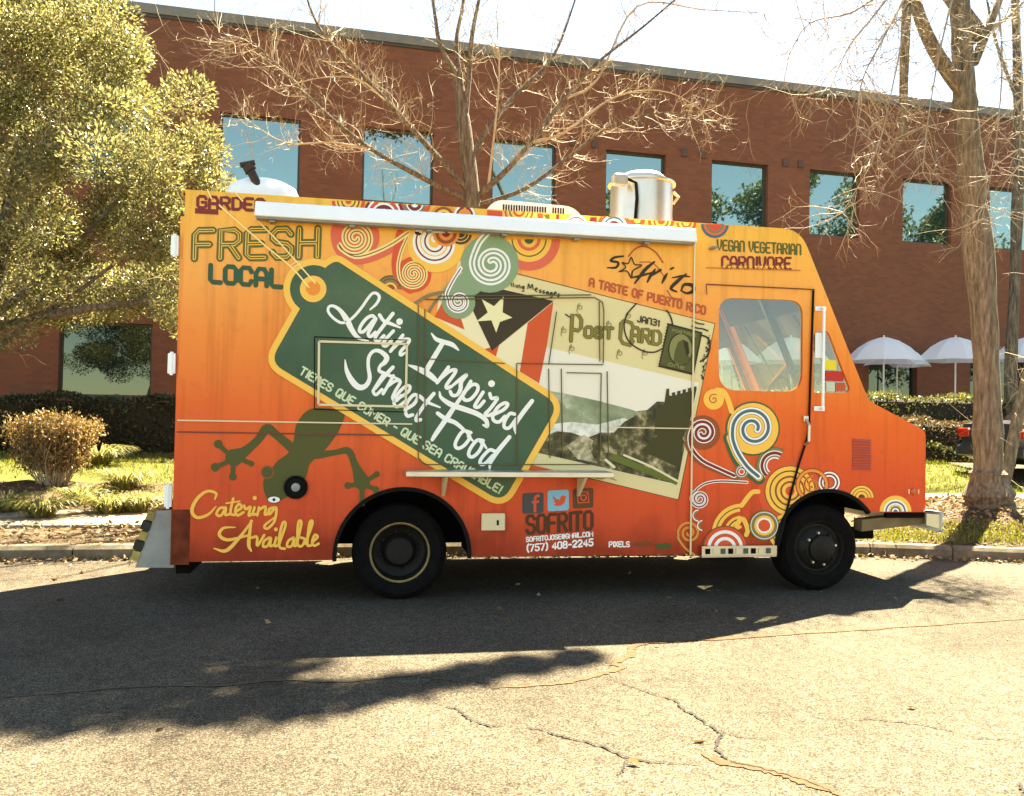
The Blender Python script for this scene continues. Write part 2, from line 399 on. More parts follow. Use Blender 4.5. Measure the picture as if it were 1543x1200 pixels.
blades('lawn_grass', P, 'short sunlit yellow green grass on the lawn behind the sidewalk', .06)
def pn(x, y): return math.sin(x * 1.9 + 1) * math.cos(y * 2.7 + x) 
P = scatter(9000, gp(3.6, 9.5, lambda X: YK(X) + .16, lambda X: YK(X) + 1.0, lambda X, Y: (1 if pn(X, Y) > -.3 else .08) * (0 if math.hypot(X - 7.8, Y - 2.7) < .75 else 1)))
blades('verge_grass', P, 'patchy green grass strip between the kerb and the tree mulch', .06)
P = np.concatenate([scatter(4200, gp(-9, 10, lambda X: YK(X) + .05, 3.3)), scatter(1500, gp(-8, -2.4, 4.6, 6.4)), scatter(1600, gp(6.4, 9.6, lambda X: max(YK(X) + .1, 1.7), 3.3))])
P[:, 2] += .015 + .02 * rng.random(len(P))
Q = scatter(1300, lambda: (lambda X: (X, YK(X) - abs(rng.normal()) * .10 - .01, .012 + .02 * rng.random()))(-8 + 17.5 * rng.random()))
Q2 = scatter(60, lambda: (-3 + 9 * rng.random(), -3.2 + 4.6 * rng.random(), .012))
P = np.concatenate([P, Q, Q2]); D = rng.normal(size=(len(P), 3)) * [1, 1, .35]
setp(leaves_obj('leaf_litter', P, D, .03 + .045 * rng.random(len(P)), .55, DRY, kind='stuff'), 'dry brown fallen leaves along the kerb and on the mulch', 'leaves')

# ------------------------------------------------------------------ the brick building
def brick_mat():
    mt, t, p = nodes('brick'); p.inputs['Roughness'].default_value = .85
    tc = t.nodes.new('ShaderNodeTexCoord'); sp = t.nodes.new('ShaderNodeSeparateXYZ'); cb = t.nodes.new('ShaderNodeCombineXYZ')
    t.links.new(tc.outputs['Object'], sp.inputs[0]); t.links.new(sp.outputs[0], cb.inputs[0]); t.links.new(sp.outputs[2], cb.inputs[1])
    b = t.nodes.new('ShaderNodeTexBrick'); b.inputs['Scale'].default_value = 1; b.inputs['Brick Width'].default_value = .21; b.inputs['Row Height'].default_value = .075
    b.inputs['Mortar Size'].default_value = .007; b.inputs['Color1'].default_value = (.21, .068, .028, 1); b.inputs['Color2'].default_value = (.155, .049, .022, 1); b.inputs['Mortar'].default_value = (.155, .066, .036, 1)
    b.inputs['Bias'].default_value = -.1
    t.links.new(cb.outputs[0], b.inputs['Vector'])
    n = t.nodes.new('ShaderNodeTexNoise'); n.inputs['Scale'].default_value = .5; n.inputs['Detail'].default_value = 6; t.links.new(tc.outputs['Object'], n.inputs['Vector'])
    r = t.nodes.new('ShaderNodeValToRGB'); r.color_ramp.elements[0].color = (.72, .7, .68, 1); r.color_ramp.elements[1].color = (1.15, 1.1, 1.05, 1); t.links.new(n.outputs['Fac'], r.inputs[0])
    mx = t.nodes.new('ShaderNodeMix'); mx.data_type = 'RGBA'; mx.blend_type = 'MULTIPLY'; mx.inputs[0].default_value = 1
    t.links.new(b.outputs['Color'], mx.inputs[6]); t.links.new(r.outputs[0], mx.inputs[7]); t.links.new(mx.outputs[2], p.inputs['Base Color'])
    bm_ = t.nodes.new('ShaderNodeBump'); bm_.inputs['Strength'].default_value = .5; bm_.inputs['Distance'].default_value = .01; bm_.invert = True
    t.links.new(b.outputs['Fac'], bm_.inputs['Height']); t.links.new(bm_.outputs[0], p.inputs['Normal'])
    MATS['brick'] = mt; return mt
BRICK = brick_mat()
COPE = mat('coping_metal', (118, 112, 100), .6, var=.15, scale=3); WFRAME = mat('window_frame_dark', (60, 62, 52), .5)
PANE = glass_mat('office_glass', None, (.46, .64, .57), .46, .015, solid=(.02, .045, .04))
DPANE = glass_mat('ground_floor_glass', None, (.40, .50, .42), .12, .015, solid=(.012, .016, .012))
LOUV = mat('vent_grey', (92, 66, 58), .8)
BY = lambda X: 13 + .05 * X
bld = thing('office_building', 'long two storey red brown brick office building with teal windows behind the truck', 'building', (6, 13.3, .6))
B0 = Vector((0, 13, 0)); BA = math.atan(.05)
def bloc(o):      # building parts are modelled along X at y=0, then turned to the facade line
    o.location = (0 - 6, 13 - 13.3, -.6); o.rotation_euler = (0, 0, BA); return o
class BMB(MB):
    def build(s, name, parent=None, **k):
        me_o = MB.build(s, name, None, **k); me_o.parent = parent; 
        if parent is bld: bloc(me_o)
        return me_o
cols2 = [(-15.2, -13.6), (-12.2, -10.6), (-9.2, -7.6), (-6.2, -4.6), (-3.19, -1.45), (-.05, 1.6), (3.01, 4.6), (5.89, 7.48), (8.75, 10.34), (11.56, 13.06), (14.4, 15.95), (17.2, 18.8), (20.0, 21.6), (22.8, 24.4), (25.6, 27.2)]
wins = [(a, b, 6.32, 8.05) for a, b in cols2]
cols1 = [(-12.4, -10.6), (-9.4, -7.6), (-6.32, -4.47), (-3.3, -1.5), (-.1, 1.6), (3, 4.6), (5.9, 7.5), (8.2, 10.0), (11.0, 12.3), (13.4, 14.9), (16.6, 18.4), (19.6, 21.4)]
wins += [(a, b, 1.65 if a < 6 else 1.2, 3.25) for a, b in cols1]
b = BMB(); b.plate([(-16, -.4), (46, -.4), (46, 10.05), (-16, 10.05)], [[(a, z0), (a, z1), (c_, z1), (c_, z0)] for a, c_, z0, z1 in wins], 0, .35, BRICK); b.build('wall', bld)
b = BMB(); b.box(-16, 46, .34, 18, -.4, 9.6, BRICK); b.build('rear_block', bld)
b = BMB(); b.box(-16.05, 46.05, -.06, .5, 10.052, 10.26, COPE); b.build('coping', bld)
b = BMB(); b.box(-16.05, 46.05, -.03, .3, 9.98, 10.05, mat('coping_shadow', (70, 62, 54), .7)); b.build('coping_shadow_strip', bld)  # dark strip with the shadow under the coping put into its colour
for a, c_, z0, z1 in wins:
    b = BMB(); e = .05
    for q in ((a + .002, a + e, z0 + .002, z1 - .002), (c_ - e, c_ - .002, z0 + .002, z1 - .002)): b.box(q[0], q[1], .12, .2, q[2], q[3], WFRAME)
    b.box(a + e, c_ - e, .12, .2, z0 + .002, z0 + e, WFRAME); b.box(a + e, c_ - e, .12, .2, z1 - e, z1 - .002, WFRAME)
    wf = b.build('window', bld)
    b = BMB(); b.box(a + e, c_ - e, .155, .17, z0 + e, z1 - e, PANE if z0 > 4 else DPANE); pn_ = b.build('pane', None); pn_.parent = wf
for X in (4.95, 5.5, 7.9, 8.4, 10.75, 11.2):
    b = BMB(); b.box(X, X + .16, -.04, .02, 8.05, 8.25, LOUV, .01); b.build('wall_light', bld)
b = BMB(); b.tube([(-3.4, .3, 10.2), (-3.4, .3, 11.3)], .012, WFRAME, 5); b.build('antenna', bld)

# ------------------------------------------------------------------ umbrellas on the patio
UMW = leaf_mat('umbrella_canvas', (.86, .86, .86), (.88, .88, .88), .35, .7); POLE = mat('pole_white', (225, 222, 212), .4)
um = thing('patio_umbrella', 'x', 'umbrella')
b = MB(); n = 8; rings = [(.0, .62), (.12, .60), (.35, .52), (.60, .36), (.80, .16), (.94, 0.0)]
for k in range(n):
    v = []; f = []; sub = 4
    for i, (r_, h) in enumerate(rings):
        for j in range(sub + 1):
            t = 2 * math.pi * (k + j / sub) / n; u = abs(j / sub - .5) * 2
            rr = r_ * (1 - .05 * (1 - u * u) * (r_ > .05)); v.append((rr * math.cos(t), rr * math.sin(t), 2.0 + h - .02 * (1 - u * u) * r_ + (.03 * (1 - u * u) if i == 5 else 0)))
    for i in range(5):
        for j in range(sub): f.append((i * 5 + j, (i + 1) * 5 + j, (i + 1) * 5 + j + 1, i * 5 + j + 1))
    b = MB(); b.add(v, f, UMW); b.build('canopy_panel', um, smooth=True)
b = MB(); b.tube([(0, 0, 0), (0, 0, 2.66)], .022, POLE, 10); b.build('pole', um)
for k in range(n):
    t = 2 * math.pi * k / n; c_, s_ = math.cos(t), math.sin(t)
    b = MB(); b.tube([(r_ * c_, r_ * s_, 2.0 + h - .012) for r_, h in rings[1:]], .007, POLE, 4); b.build('rib', um)
b = MB(); b.lathe([(0, 0), (.25, 0), (.25, .05), (.05, .1), (.0, .1)], (0, 0, 0), 'z', mat('umbrella_base', (70, 68, 62), .7), 16); b.build('base', um)
spots = [(1332, 12.3, 1, 'white patio umbrella nearest the truck windshield, above the hedge'), (1440, 12.4, 1, 'white patio umbrella between the windshield umbrella and the big tree trunk'), (1549, 12.5, 1, 'white patio umbrella half hidden behind the big tree trunk'),
         (1192, 12.2, 1, 'white patio umbrella seen through the cab door and quarter windows'), (1088, 12.1, 1, 'white patio umbrella seen through the rear edge of the cab door window'), (1352, 13.15, .9, 'lower white patio umbrella behind the one nearest the windshield')]
for i, (px, Y, sc, lab) in enumerate(spots):
    o = um if i == 0 else copy_tree(um)
    p = at(px, 508 if sc == 1 else 520, Y); o.location = (p.x, Y, p.z - 2.62 * sc); o.scale = (sc,) * 3; o.rotation_euler = (0, 0, .2 + i)
    setp(o, lab, 'umbrella', 'white umbrellas on the patio')

# ------------------------------------------------------------------ the food truck: near side is the plane Y=0, front towards +X
def S(px, py):
    p = at(px, py, 0.0); return (p.x, p.z)
W2 = 1.95
XR, XF = -1.325, 4.82
def wrap_mat():
    mt, t, p = nodes('orange_wrap'); p.inputs['Roughness'].default_value = .34; p.inputs['Specular IOR Level'].default_value = .22
    tc = t.nodes.new('ShaderNodeTexCoord'); sp = t.nodes.new('ShaderNodeSeparateXYZ'); t.links.new(tc.outputs['Object'], sp.inputs[0])
    n = t.nodes.new('ShaderNodeTexNoise'); n.inputs['Scale'].default_value = 1.3; n.inputs['Detail'].default_value = 7; t.links.new(tc.outputs['Object'], n.inputs['Vector'])
    ad = t.nodes.new('ShaderNodeMath'); ad.operation = 'MULTIPLY_ADD'; ad.inputs[1].default_value = .34; t.links.new(n.outputs['Fac'], ad.inputs[0]); t.links.new(sp.outputs[2], ad.inputs[2])
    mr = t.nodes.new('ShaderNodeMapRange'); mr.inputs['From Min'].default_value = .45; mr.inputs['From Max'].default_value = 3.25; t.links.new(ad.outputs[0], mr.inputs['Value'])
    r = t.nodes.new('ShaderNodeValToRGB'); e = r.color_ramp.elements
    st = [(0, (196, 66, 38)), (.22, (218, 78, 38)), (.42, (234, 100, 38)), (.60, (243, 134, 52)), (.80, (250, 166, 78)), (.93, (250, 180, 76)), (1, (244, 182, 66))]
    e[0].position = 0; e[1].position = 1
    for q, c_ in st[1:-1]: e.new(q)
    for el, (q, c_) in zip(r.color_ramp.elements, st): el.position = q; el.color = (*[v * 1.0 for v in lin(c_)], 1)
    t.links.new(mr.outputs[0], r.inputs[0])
    n2 = t.nodes.new('ShaderNodeTexNoise'); n2.inputs['Scale'].default_value = 14; n2.inputs['Detail'].default_value = 10; t.links.new(tc.outputs['Object'], n2.inputs['Vector'])
    r2 = t.nodes.new('ShaderNodeValToRGB'); r2.color_ramp.elements[0].position = .25; r2.color_ramp.elements[0].color = (.92, .90, .88, 1); r2.color_ramp.elements[1].position = .45; r2.color_ramp.elements[1].color = (1, 1, 1, 1); t.links.new(n2.outputs['Fac'], r2.inputs[0])
    mx = t.nodes.new('ShaderNodeMix'); mx.data_type = 'RGBA'; mx.blend_type = 'MULTIPLY'; mx.inputs[0].default_value = 1
    t.links.new(r.outputs[0], mx.inputs[6]); t.links.new(r2.outputs[0], mx.inputs[7])
    # road grime with its own shape along the skirts
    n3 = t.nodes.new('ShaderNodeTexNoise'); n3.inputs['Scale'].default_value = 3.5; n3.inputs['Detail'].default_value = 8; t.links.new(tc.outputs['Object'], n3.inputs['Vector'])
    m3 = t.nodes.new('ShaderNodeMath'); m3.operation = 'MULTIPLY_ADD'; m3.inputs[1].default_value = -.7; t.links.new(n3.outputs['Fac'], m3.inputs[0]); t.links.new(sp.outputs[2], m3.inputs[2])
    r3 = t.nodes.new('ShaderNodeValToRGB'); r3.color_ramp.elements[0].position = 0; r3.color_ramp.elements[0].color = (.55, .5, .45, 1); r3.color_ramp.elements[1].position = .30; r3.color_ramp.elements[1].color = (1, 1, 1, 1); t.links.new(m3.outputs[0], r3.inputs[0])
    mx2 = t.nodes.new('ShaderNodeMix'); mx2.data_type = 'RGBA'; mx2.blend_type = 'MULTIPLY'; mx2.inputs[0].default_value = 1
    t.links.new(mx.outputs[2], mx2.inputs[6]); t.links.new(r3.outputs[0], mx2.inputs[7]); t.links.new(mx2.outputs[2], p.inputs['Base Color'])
    mp = t.nodes.new('ShaderNodeMapping'); mp.inputs['Scale'].default_value = (11, 1, .55); n4 = t.nodes.new('ShaderNodeTexNoise'); n4.inputs['Scale'].default_value = 1.6; n4.inputs['Detail'].default_value = 6; t.links.new(tc.outputs['Object'], mp.inputs['Vector']); t.links.new(mp.outputs[0], n4.inputs['Vector'])
    r4 = t.nodes.new('ShaderNodeValToRGB'); r4.color_ramp.elements[0].position = .30; r4.color_ramp.elements[0].color = (.84, .80, .76, 1); r4.color_ramp.elements[1].position = .5; r4.color_ramp.elements[1].color = (1, 1, 1, 1); t.links.new(n4.outputs['Fac'], r4.inputs[0])
    mx4 = t.nodes.new('ShaderNodeMix'); mx4.data_type = 'RGBA'; mx4.blend_type = 'MULTIPLY'; mx4.inputs[0].default_value = 1; t.links.new(mx2.outputs[2], mx4.inputs[6]); t.links.new(r4.outputs[0], mx4.inputs[7]); t.links.new(mx4.outputs[2], p.inputs['Base Color'])
    bm_ = t.nodes.new('ShaderNodeBump'); bm_.inputs['Strength'].default_value = .22; bm_.inputs['Distance'].default_value = .04
    t.links.new(n.outputs['Fac'], bm_.inputs['Height']); t.links.new(bm_.outputs[0], p.inputs['Normal'])
    MATS['wrap'] = mt; return mt
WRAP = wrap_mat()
ROOFW = mat('roof_yellow', (232, 168, 66), .45, var=.12, scale=3); BLACK = mat('black_rubber', (20, 18, 16), .8, var=.3, scale=9, spec=.15)
DARK = mat('underbody_black', (14, 13, 12), .9, spec=.1); CREAMT = mat('trim_cream', (235, 215, 170), .45); WHITE = mat('white_paint', (238, 237, 234), .35, var=.04, scale=3, gain=1.0)
STEEL = mat('brushed_steel', (205, 198, 185), .32, metal=.85, var=.12, scale=4); GREYP = mat('grey_paint', (150, 148, 140), .5, var=.2, scale=6)
RUST = ramp_mat('rusty_yellow', [(.35, (.10, .06, .03)), (.5, (.35, .25, .07)), (.65, (.55, .42, .12))], 6, rough=.8, bump=.2)
GLASS = glass_mat('cab_glass', (.88, .90, .84), (1, 1, 1), .06); INT = mat('cab_interior', (96, 88, 70), .7, var=.2, scale=5)
truck = thing('food_truck', 'orange step van food truck covered in printed graphics, parked at the kerb', 'food truck', (1.75, .98, 0))

RA, FA = S(607, 838), S(1247, 824)                 # wheel arch centres
RR, FR = .515, .475
def arc(c, r_, a0, a1, n=24): return [(c[0] + r_ * math.cos(R(a0 + (a1 - a0) * i / n)), c[1] + r_ * math.sin(R(a0 + (a1 - a0) * i / n))) for i in range(n + 1)]
def rounded(pts, rad, n=5):
    out = []; N = len(pts)
    for i, p in enumerate(pts):
        r_ = rad[i] if hasattr(rad, '__len__') else rad
        p = np.array(p, float); a = np.array(pts[i - 1], float) - p; b_ = np.array(pts[(i + 1) % N], float) - p
        la, lb = np.linalg.norm(a), np.linalg.norm(b_); r_ = min(r_, la * .45, lb * .45)
        if r_ <= 1e-6: out.append(tuple(p)); continue
        A, B_ = p + a / la * r_, p + b_ / lb * r_
        for k in range(n + 1):
            t = k / n; out.append(tuple((1 - t) ** 2 * A + 2 * t * (1 - t) * p + t * t * B_))
    return out
skirt_r, skirt_m = S(285, 847)[1], S(850, 838)[1]
nose_z = S(1395, 772)[1]
doorwin = rounded([S(*q) for q in ((1083, 449), (1210, 453), (1209, 591), (1083, 588))], [.13, .13, .16, .16], 6)
quart = rounded([S(*q) for q in ((1226, 503), (1247, 496), (1281, 586), (1277, 592), (1226, 592))], [.03, .06, .05, .03, .02], 4)
def cut(c, r_, z): return math.degrees(math.asin((z - c[1]) / r_))
outline = [(XR, skirt_r)]
a0 = cut(RA, RR, skirt_r); a1 = cut(RA, RR, skirt_m)
outline += arc(RA, RR, 180 - a0, a1, 30)
b0 = cut(FA, FR, skirt_m); b1 = cut(FA, FR, nose_z)
outline += arc(FA, FR, 180 - b0, b1, 30)
outline += [(XF, nose_z)] + rounded([(XF, nose_z), S(1395, 650), S(1309, 604), S(1206, 346), (XR, 3.05)], [0, .05, .06, .16, .04], 6)[1:]
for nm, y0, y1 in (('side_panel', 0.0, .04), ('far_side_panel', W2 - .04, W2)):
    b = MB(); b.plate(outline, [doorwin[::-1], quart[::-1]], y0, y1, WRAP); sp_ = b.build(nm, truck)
    if nm == 'side_panel': side = sp_
# skins between the sides
HB = S(1309, 604); RC = S(1206, 346); HT = S(1395, 650)
def skin(pts, y0, y1, mt, th=.03):
    b = MB()
    for (x0, z0), (x1, z1) in zip(pts, pts[1:]):
        d = Vector((x1 - x0, z1 - z0)).normalized(); nx, nz = d.y * th, -d.x * th
        v = [(x0, y0, z0), (x1, y0, z1), (x1, y1, z1), (x0, y1, z0), (x0 + nx, y0, z0 + nz), (x1 + nx, y0, z1 + nz), (x1 + nx, y1, z1 + nz), (x0 + nx, y1, z0 + nz)]
        b.add(v, [(0, 1, 2, 3), (7, 6, 5, 4), (0, 4, 5, 1), (2, 6, 7, 3), (1, 5, 6, 2), (0, 3, 7, 4)], mt)
    return b
prof = rounded([(XR, skirt_r), (XR, 3.05), RC, HB, HT, (XF, nose_z)], [0, .04, .16, .06, .05, 0], 6)
def seg(i0, i1): return prof[i0:i1]
# roof: from rear top to just past the front bend
k_roof = [i for i, p in enumerate(prof) if p[1] > RC[1] - .35]
b = skin([p for p in prof if p[1] > 2.86 and p[0] > XR - .01 and p[0] <= RC[0] + .12], .04, W2 - .04, ROOFW); b.build('roof', truck, smooth=True)
b = skin([(XR, skirt_r), (XR, 2.86)], .04, W2 - .04, WRAP); b.build('rear_wall', truck)
b = skin([p for p in prof if p[1] <= HB[1] + .03 and p[0] > 3.5], .04, W2 - .04, WRAP); b.build('hood', truck, smooth=True)
def along(t): return (RC[0] + (HB[0] - RC[0]) * t, RC[1] + (HB[1] - RC[1]) * t)
wt, wb_ = along(.13), along(.94)
b = skin([along(.07), wt], .04, W2 - .04, WRAP); b.build('windshield_header', truck)
for y0, y1 in ((.05, .12), (W2 / 2 - .025, W2 / 2 + .025), (W2 - .12, W2 - .05)):
    b = skin([wt, wb_], y0, y1, BLACK if .5 < y0 < 1.5 else WRAP, .05); b.build('windshield_pillar', truck)
for y0, y1 in ((.12, W2 / 2 - .025), (W2 / 2 + .025, W2 - .12)):
    b = skin([wt, wb_], y0, y1, GLASS, .006); b.build('windshield_pane', truck)
for yb in (.45, 1.45):
    b = MB(); p0, p1 = along(.98), along(.45); b.tube([(p0[0] + .05, yb, p0[1] + .02), (p1[0] + .03, yb + .22, p1[1] + .01)], .012, DARK, 5); b.build('wiper', truck)
# cab inside
b = MB(); b.box(2.86, 2.90, .05, W2 - .05, .5, 2.98, INT); b.build('bulkhead', truck)
for y0 in (.12, 1.05):  # visor boards added to stop sun passing through the cab onto the road
    b = MB(); b.add([(3.62, y0, 2.93), (3.86, y0, 2.42), (3.86, y0 + .75, 2.42), (3.62, y0 + .75, 2.93), (3.60, y0, 2.92), (3.84, y0, 2.41), (3.84, y0 + .75, 2.41), (3.60, y0 + .75, 2.92)], [(0, 1, 2, 3), (7, 6, 5, 4), (0, 4, 5, 1), (2, 6, 7, 3), (1, 5, 6, 2), (0, 3, 7, 4)], mat('added_visor_grey', (120, 112, 92), .8)); b.build('added_visor', truck)
b = MB(); b.box(3.75, 4.25, .06, W2 - .06, 1.2, 1.55, DARK, .05); b.build('dashboard', truck)
b = MB(); t_ = [(3.72 + .10 * math.cos(a) * .4, .55 + .21 * math.sin(a), 1.62 + .21 * math.cos(a)) for a in np.linspace(0, 2 * math.pi, 25)]; b.tube(t_, .014, DARK, 6, False); b.tube([(3.74, .55, 1.62), (3.95, .55, 1.4)], .02, DARK, 6); b.build('steering_wheel', truck)
b = MB(); b.box(2.95, 3.35, .35, .85, .95, 1.08, DARK, .03); b.box(2.93, 3.03, .35, .85, 1.08, 1.62, DARK, .03); b.build('driver_seat', truck)
b = MB(); b.box(XR + .03, 4.2, .62, W2 - .62, .46, .52, DARK); b.build('floor', truck)
b = MB(); b.box(-1.2, 4.7, .55, .65, .36, .46, DARK); b.box(-1.2, 4.7, W2 - .65, W2 - .55, .36, .46, DARK); b.box(1.2, 2.2, .25, .6, .30, .458, DARK); b.build('chassis', truck)
b = MB(); b.plate([(2.91, .95), (4.22, .95), (4.2, 1.6), (3.6, 2.95), (2.91, 2.95)], [doorwin[::-1], quart[::-1]], W2 - .052, W2 - .044, INT); b.build('cab_liner', truck)
for nm, poly in (('door_window', doorwin), ('quarter_window', quart)):
    for ya in (.012, W2 - .02):
        b = MB(); b.plate(poly, [], ya, ya + .006, GLASS); b.build(nm, truck)

# ---- wheels
TYRE = mat('tyre_rubber', (17, 15, 14), .95, var=.35, scale=14, spec=.12); RIM = mat('rim_black', (28, 25, 20), .6, var=.35, scale=10, spec=.2); RIML = mat('rim_edge_worn', (150, 125, 80), .55, var=.3, scale=8); LUG = mat('lug_nut', (190, 185, 170), .3, metal=.8)
def wheel(cx_, cz, y, near, front):
    s_ = 1 if near else -1; wr = cz
    root = MB(); yy = lambda h: h * s_
    root.lathe([(.225, yy(.03)), (.262, yy(.005)), (.315, yy(0)), (wr - .015, yy(.03)), (wr, yy(.055)), (wr, yy(.20)), (wr - .015, yy(.225)), (.25, yy(.24))], (cx_, y, cz), 'y', TYRE, 48)
    if not front: root.lathe([(.25, yy(.27)), (wr - .02, yy(.28)), (wr, yy(.31)), (wr, yy(.45)), (.25, yy(.48))], (cx_, y, cz), 'y', TYRE, 40)
    for rr in (.1, .135, .17):
        root.lathe([(wr + .0015, yy(rr - .006)), (wr - .012, yy(rr)), (wr + .0015, yy(rr + .006))], (cx_, y, cz), 'y', DARK, 40)
    ty = root.build('wheel', truck, smooth=True)
    b = MB(); b.lathe([(.236, yy(.028)), (.226, yy(.018)), (.216, yy(.03))], (cx_, y, cz), 'y', RIML if not front else RIM, 40); b.build('rim_edge', ty, smooth=True)
    b = MB()
    if front: b.lathe([(.218, yy(.03)), (.2, yy(.06)), (.185, yy(.06)), (.15, yy(.02)), (.115, yy(.0)), (.11, yy(-.03)), (.085, yy(-.045)), (0, yy(-.05))], (cx_, y, cz), 'y', RIM, 40)
    else: b.lathe([(.218, yy(.03)), (.2, yy(.13)), (.16, yy(.15)), (.135, yy(.16)), (.12, yy(.10)), (.10, yy(.08)), (0, yy(.075))], (cx_, y, cz), 'y', RIM, 40)
    b.build('rim', ty, smooth=True)
    for k in range(8):
        a = 2 * math.pi * k / 8 + .2; rr = .135 if front else .148
        b = MB(); b.lathe([(0, yy(-.015 if front else .135)), (.011, yy(-.015 if front else .135)), (.013, yy(.012 if front else .158))], (cx_ + rr * math.cos(a), y, cz + rr * math.sin(a)), 'y', LUG if (front and k % 3 != 1) else RIM, 6); b.build('lug_nut', ty)
RWX, FWX = S(603, 838)[0], S(1240, 826)[0]
wheel(RWX, .364, .035, True, False); wheel(FWX, .362, .035, True, True)
wheel(RWX, .364, W2 - .12, False, False); wheel(FWX, .362, W2 - .14, False, True)
b = MB(); b.tube([(RWX, .3, .364), (RWX, W2 - .3, .364)], .06, DARK, 8); b.lathe([(0, -.15), (.15, -.08), (.15, .08), (0, .15)], (RWX, .98, .364), 'y', DARK, 12); b.tube([(FWX, .2, .32), (FWX, W2 - .25, .32)], .045, DARK, 8); b.build('axle', truck)
for nm, c, r_, z0, z1 in (('rear', RA, RR, skirt_r, skirt_m), ('front', FA, FR, skirt_m, nose_z)):
    aa, ab = 180 - cut(c, r_, z0), cut(c, r_, z1)
    b = MB(); pts = arc(c, r_ + .002, aa, ab, 30); v = []
    for x_, z_ in pts: v += [(x_, .002, z_), (x_, .55, z_)]
    b.add(v, [(2 * i, 2 * i + 1, 2 * i + 3, 2 * i + 2) for i in range(30)], DARK); b.build('wheel_well', truck, smooth=True)
    b = MB(); po, pi_ = arc(c, r_ + .012, aa + 1, ab - 1, 30), arc(c, r_ - .018, aa + 1, ab - 1, 30); v = []
    for (xo, zo), (xi, zi) in zip(po, pi_): v += [(xo, -.0125, zo), (xi, -.0125, zi), (xi, .03, zi), (xo, -.0005, zo)]
    b.add(v, [q for i in range(30) for q in ((4 * i, 4 * i + 1, 4 * i + 5, 4 * i + 4), (4 * i + 1, 4 * i + 2, 4 * i + 6, 4 * i + 5), (4 * i + 3, 4 * i, 4 * i + 4, 4 * i + 7))], BLACK); b.build('arch_trim', truck, smooth=True)
b = MB(); b.box(RWX - .6, RWX + .6, .56, .6, .4, .95, DARK); b.build('inner_liner', truck); b = MB(); b.box(FWX - .55, FWX + .55, .56, .6, .4, .9, DARK); b.build('inner_liner', truck)

# ---- fittings
def px_strip(b, p0, p1, wpx, y0, y1, mt):
    """straight proud strip between two photo points on the side"""
    a, c_ = np.array(S(*p0)), np.array(S(*p1)); d = (c_ - a) / np.linalg.norm(c_ - a); n_ = np.array([-d[1], d[0]]) * wpx * .0052 / 2
    q = [a - n_, c_ - n_, c_ + n_, a + n_]; b.plate([tuple(k) for k in q], [], y0, y1, mt)
b = MB(); aw0, aw1 = S(387, 320), S(1041, 357)
zc = (aw0[1] + aw1[1]) / 2; hh = .062
pr = rounded([(-.13, -hh), (0, -hh), (0, hh), (-.06, hh), (-.10, hh * .8)], [.015, 0, 0, .02, .03], 4)
v = [(aw0[0], y - .002, zc + z) for y, z in pr] + [(aw1[0], y - .002, zc + z) for y, z in pr]; n = len(pr)
b.add(v, [(i, i + n, (i + 1) % n + n, (i + 1) % n) for i in range(n)] + [tuple(range(n)), tuple(range(2 * n - 1, n - 1, -1))], WHITE); b.build('awning', truck, smooth=True)
b = MB(); b.box(aw0[0] + .01, aw1[0] - .01, -.11, -.03, zc - hh - .014, zc - hh - .001, GREYP); 
for k in range(7): X = aw0[0] + .1 + k * .58; b.box(X, X + .04, -.09, -.004, zc - hh - .03, zc - hh - .015, GREYP)
b.build('awning_rail', truck)
sh0, sh1 = S(612, 709), S(926, 709)
b = MB(); zz = (sh0[1] + sh1[1]) / 2 ; b.box(at(612, 709, -.28).x, at(926, 709, -.28).x, -.28, -.014, zz - .034, zz + .006, STEEL, .004); b.build('serving_shelf', truck)
for px in (668, 871):
    b = MB(); X = S(px, 720)[0]; b.plate([(X - .012, 0), (X + .012, 0), (X + .012, 1), (X - .012, 1)], [], 0, 0, STEEL) if 0 else None
    b.add([(X - .012, -.24, zz - .035), (X + .012, -.24, zz - .035), (X + .012, -.014, zz - .035), (X - .012, -.014, zz - .035), (X - .012, -.014, zz - .2), (X + .012, -.014, zz - .2), (X + .012, -.03, zz - .2), (X - .012, -.03, zz - .2)],
          [(0, 1, 2, 3), (3, 2, 5, 4), (0, 7, 6, 1), (4, 5, 6, 7), (0, 3, 4, 7), (1, 6, 5, 2)], CREAMT); b.build('shelf_bracket', truck)
# access panel with cream trim
b = MB(); pc = [(481, 515), (613, 519), (611, 613), (480, 610)]
for i in range(4): px_strip(b, pc[i], pc[(i + 1) % 4], 3.2, -.024, -.0145, CREAMT)
b.build('hatch_trim', truck)
b = MB()
for a, c_ in (((474, 508), (614, 513)), ((474, 508), (474, 617)), ((474, 617), (610, 621))): px_strip(b, a, c_, 1.2, -.018, -.0145, DARK)
b.build('hatch_seam', truck)
# mouldings
b = MB(); px_strip(b, (268, 633.5), (621, 639.2), 2.0, -.022, -.0145, CREAMT); b.build('belt_moulding', truck); b = MB(); px_strip(b, (916, 644), (1040, 646), 1.8, -.022, -.0145, CREAMT); b.build('belt_moulding', truck)
b = MB(); px_strip(b, (267, 651), (600, 656), 2.0, -.018, -.0145, mat('crease_brown', (120, 52, 28), .6)); b.build('belt_crease', truck)
b = MB(); px_strip(b, (1046, 350), (1039, 836), 2.6, -.022, -.0145, CREAMT); b.build('panel_seam', truck)
b = MB(); px_strip(b, (1063, 429), (1226, 437), 1.8, -.019, -.0145, mat('door_gap', (120, 62, 28), .7)); px_strip(b, (1063, 404), (1205, 408), 1.2, -.018, -.0145, mat('door_gap2', (190, 112, 48), .6)); px_strip(b, (1063, 429), (1064, 445), 1.2, -.018, -.0145, MATS['door_gap']); b.build('drip_rail', truck)
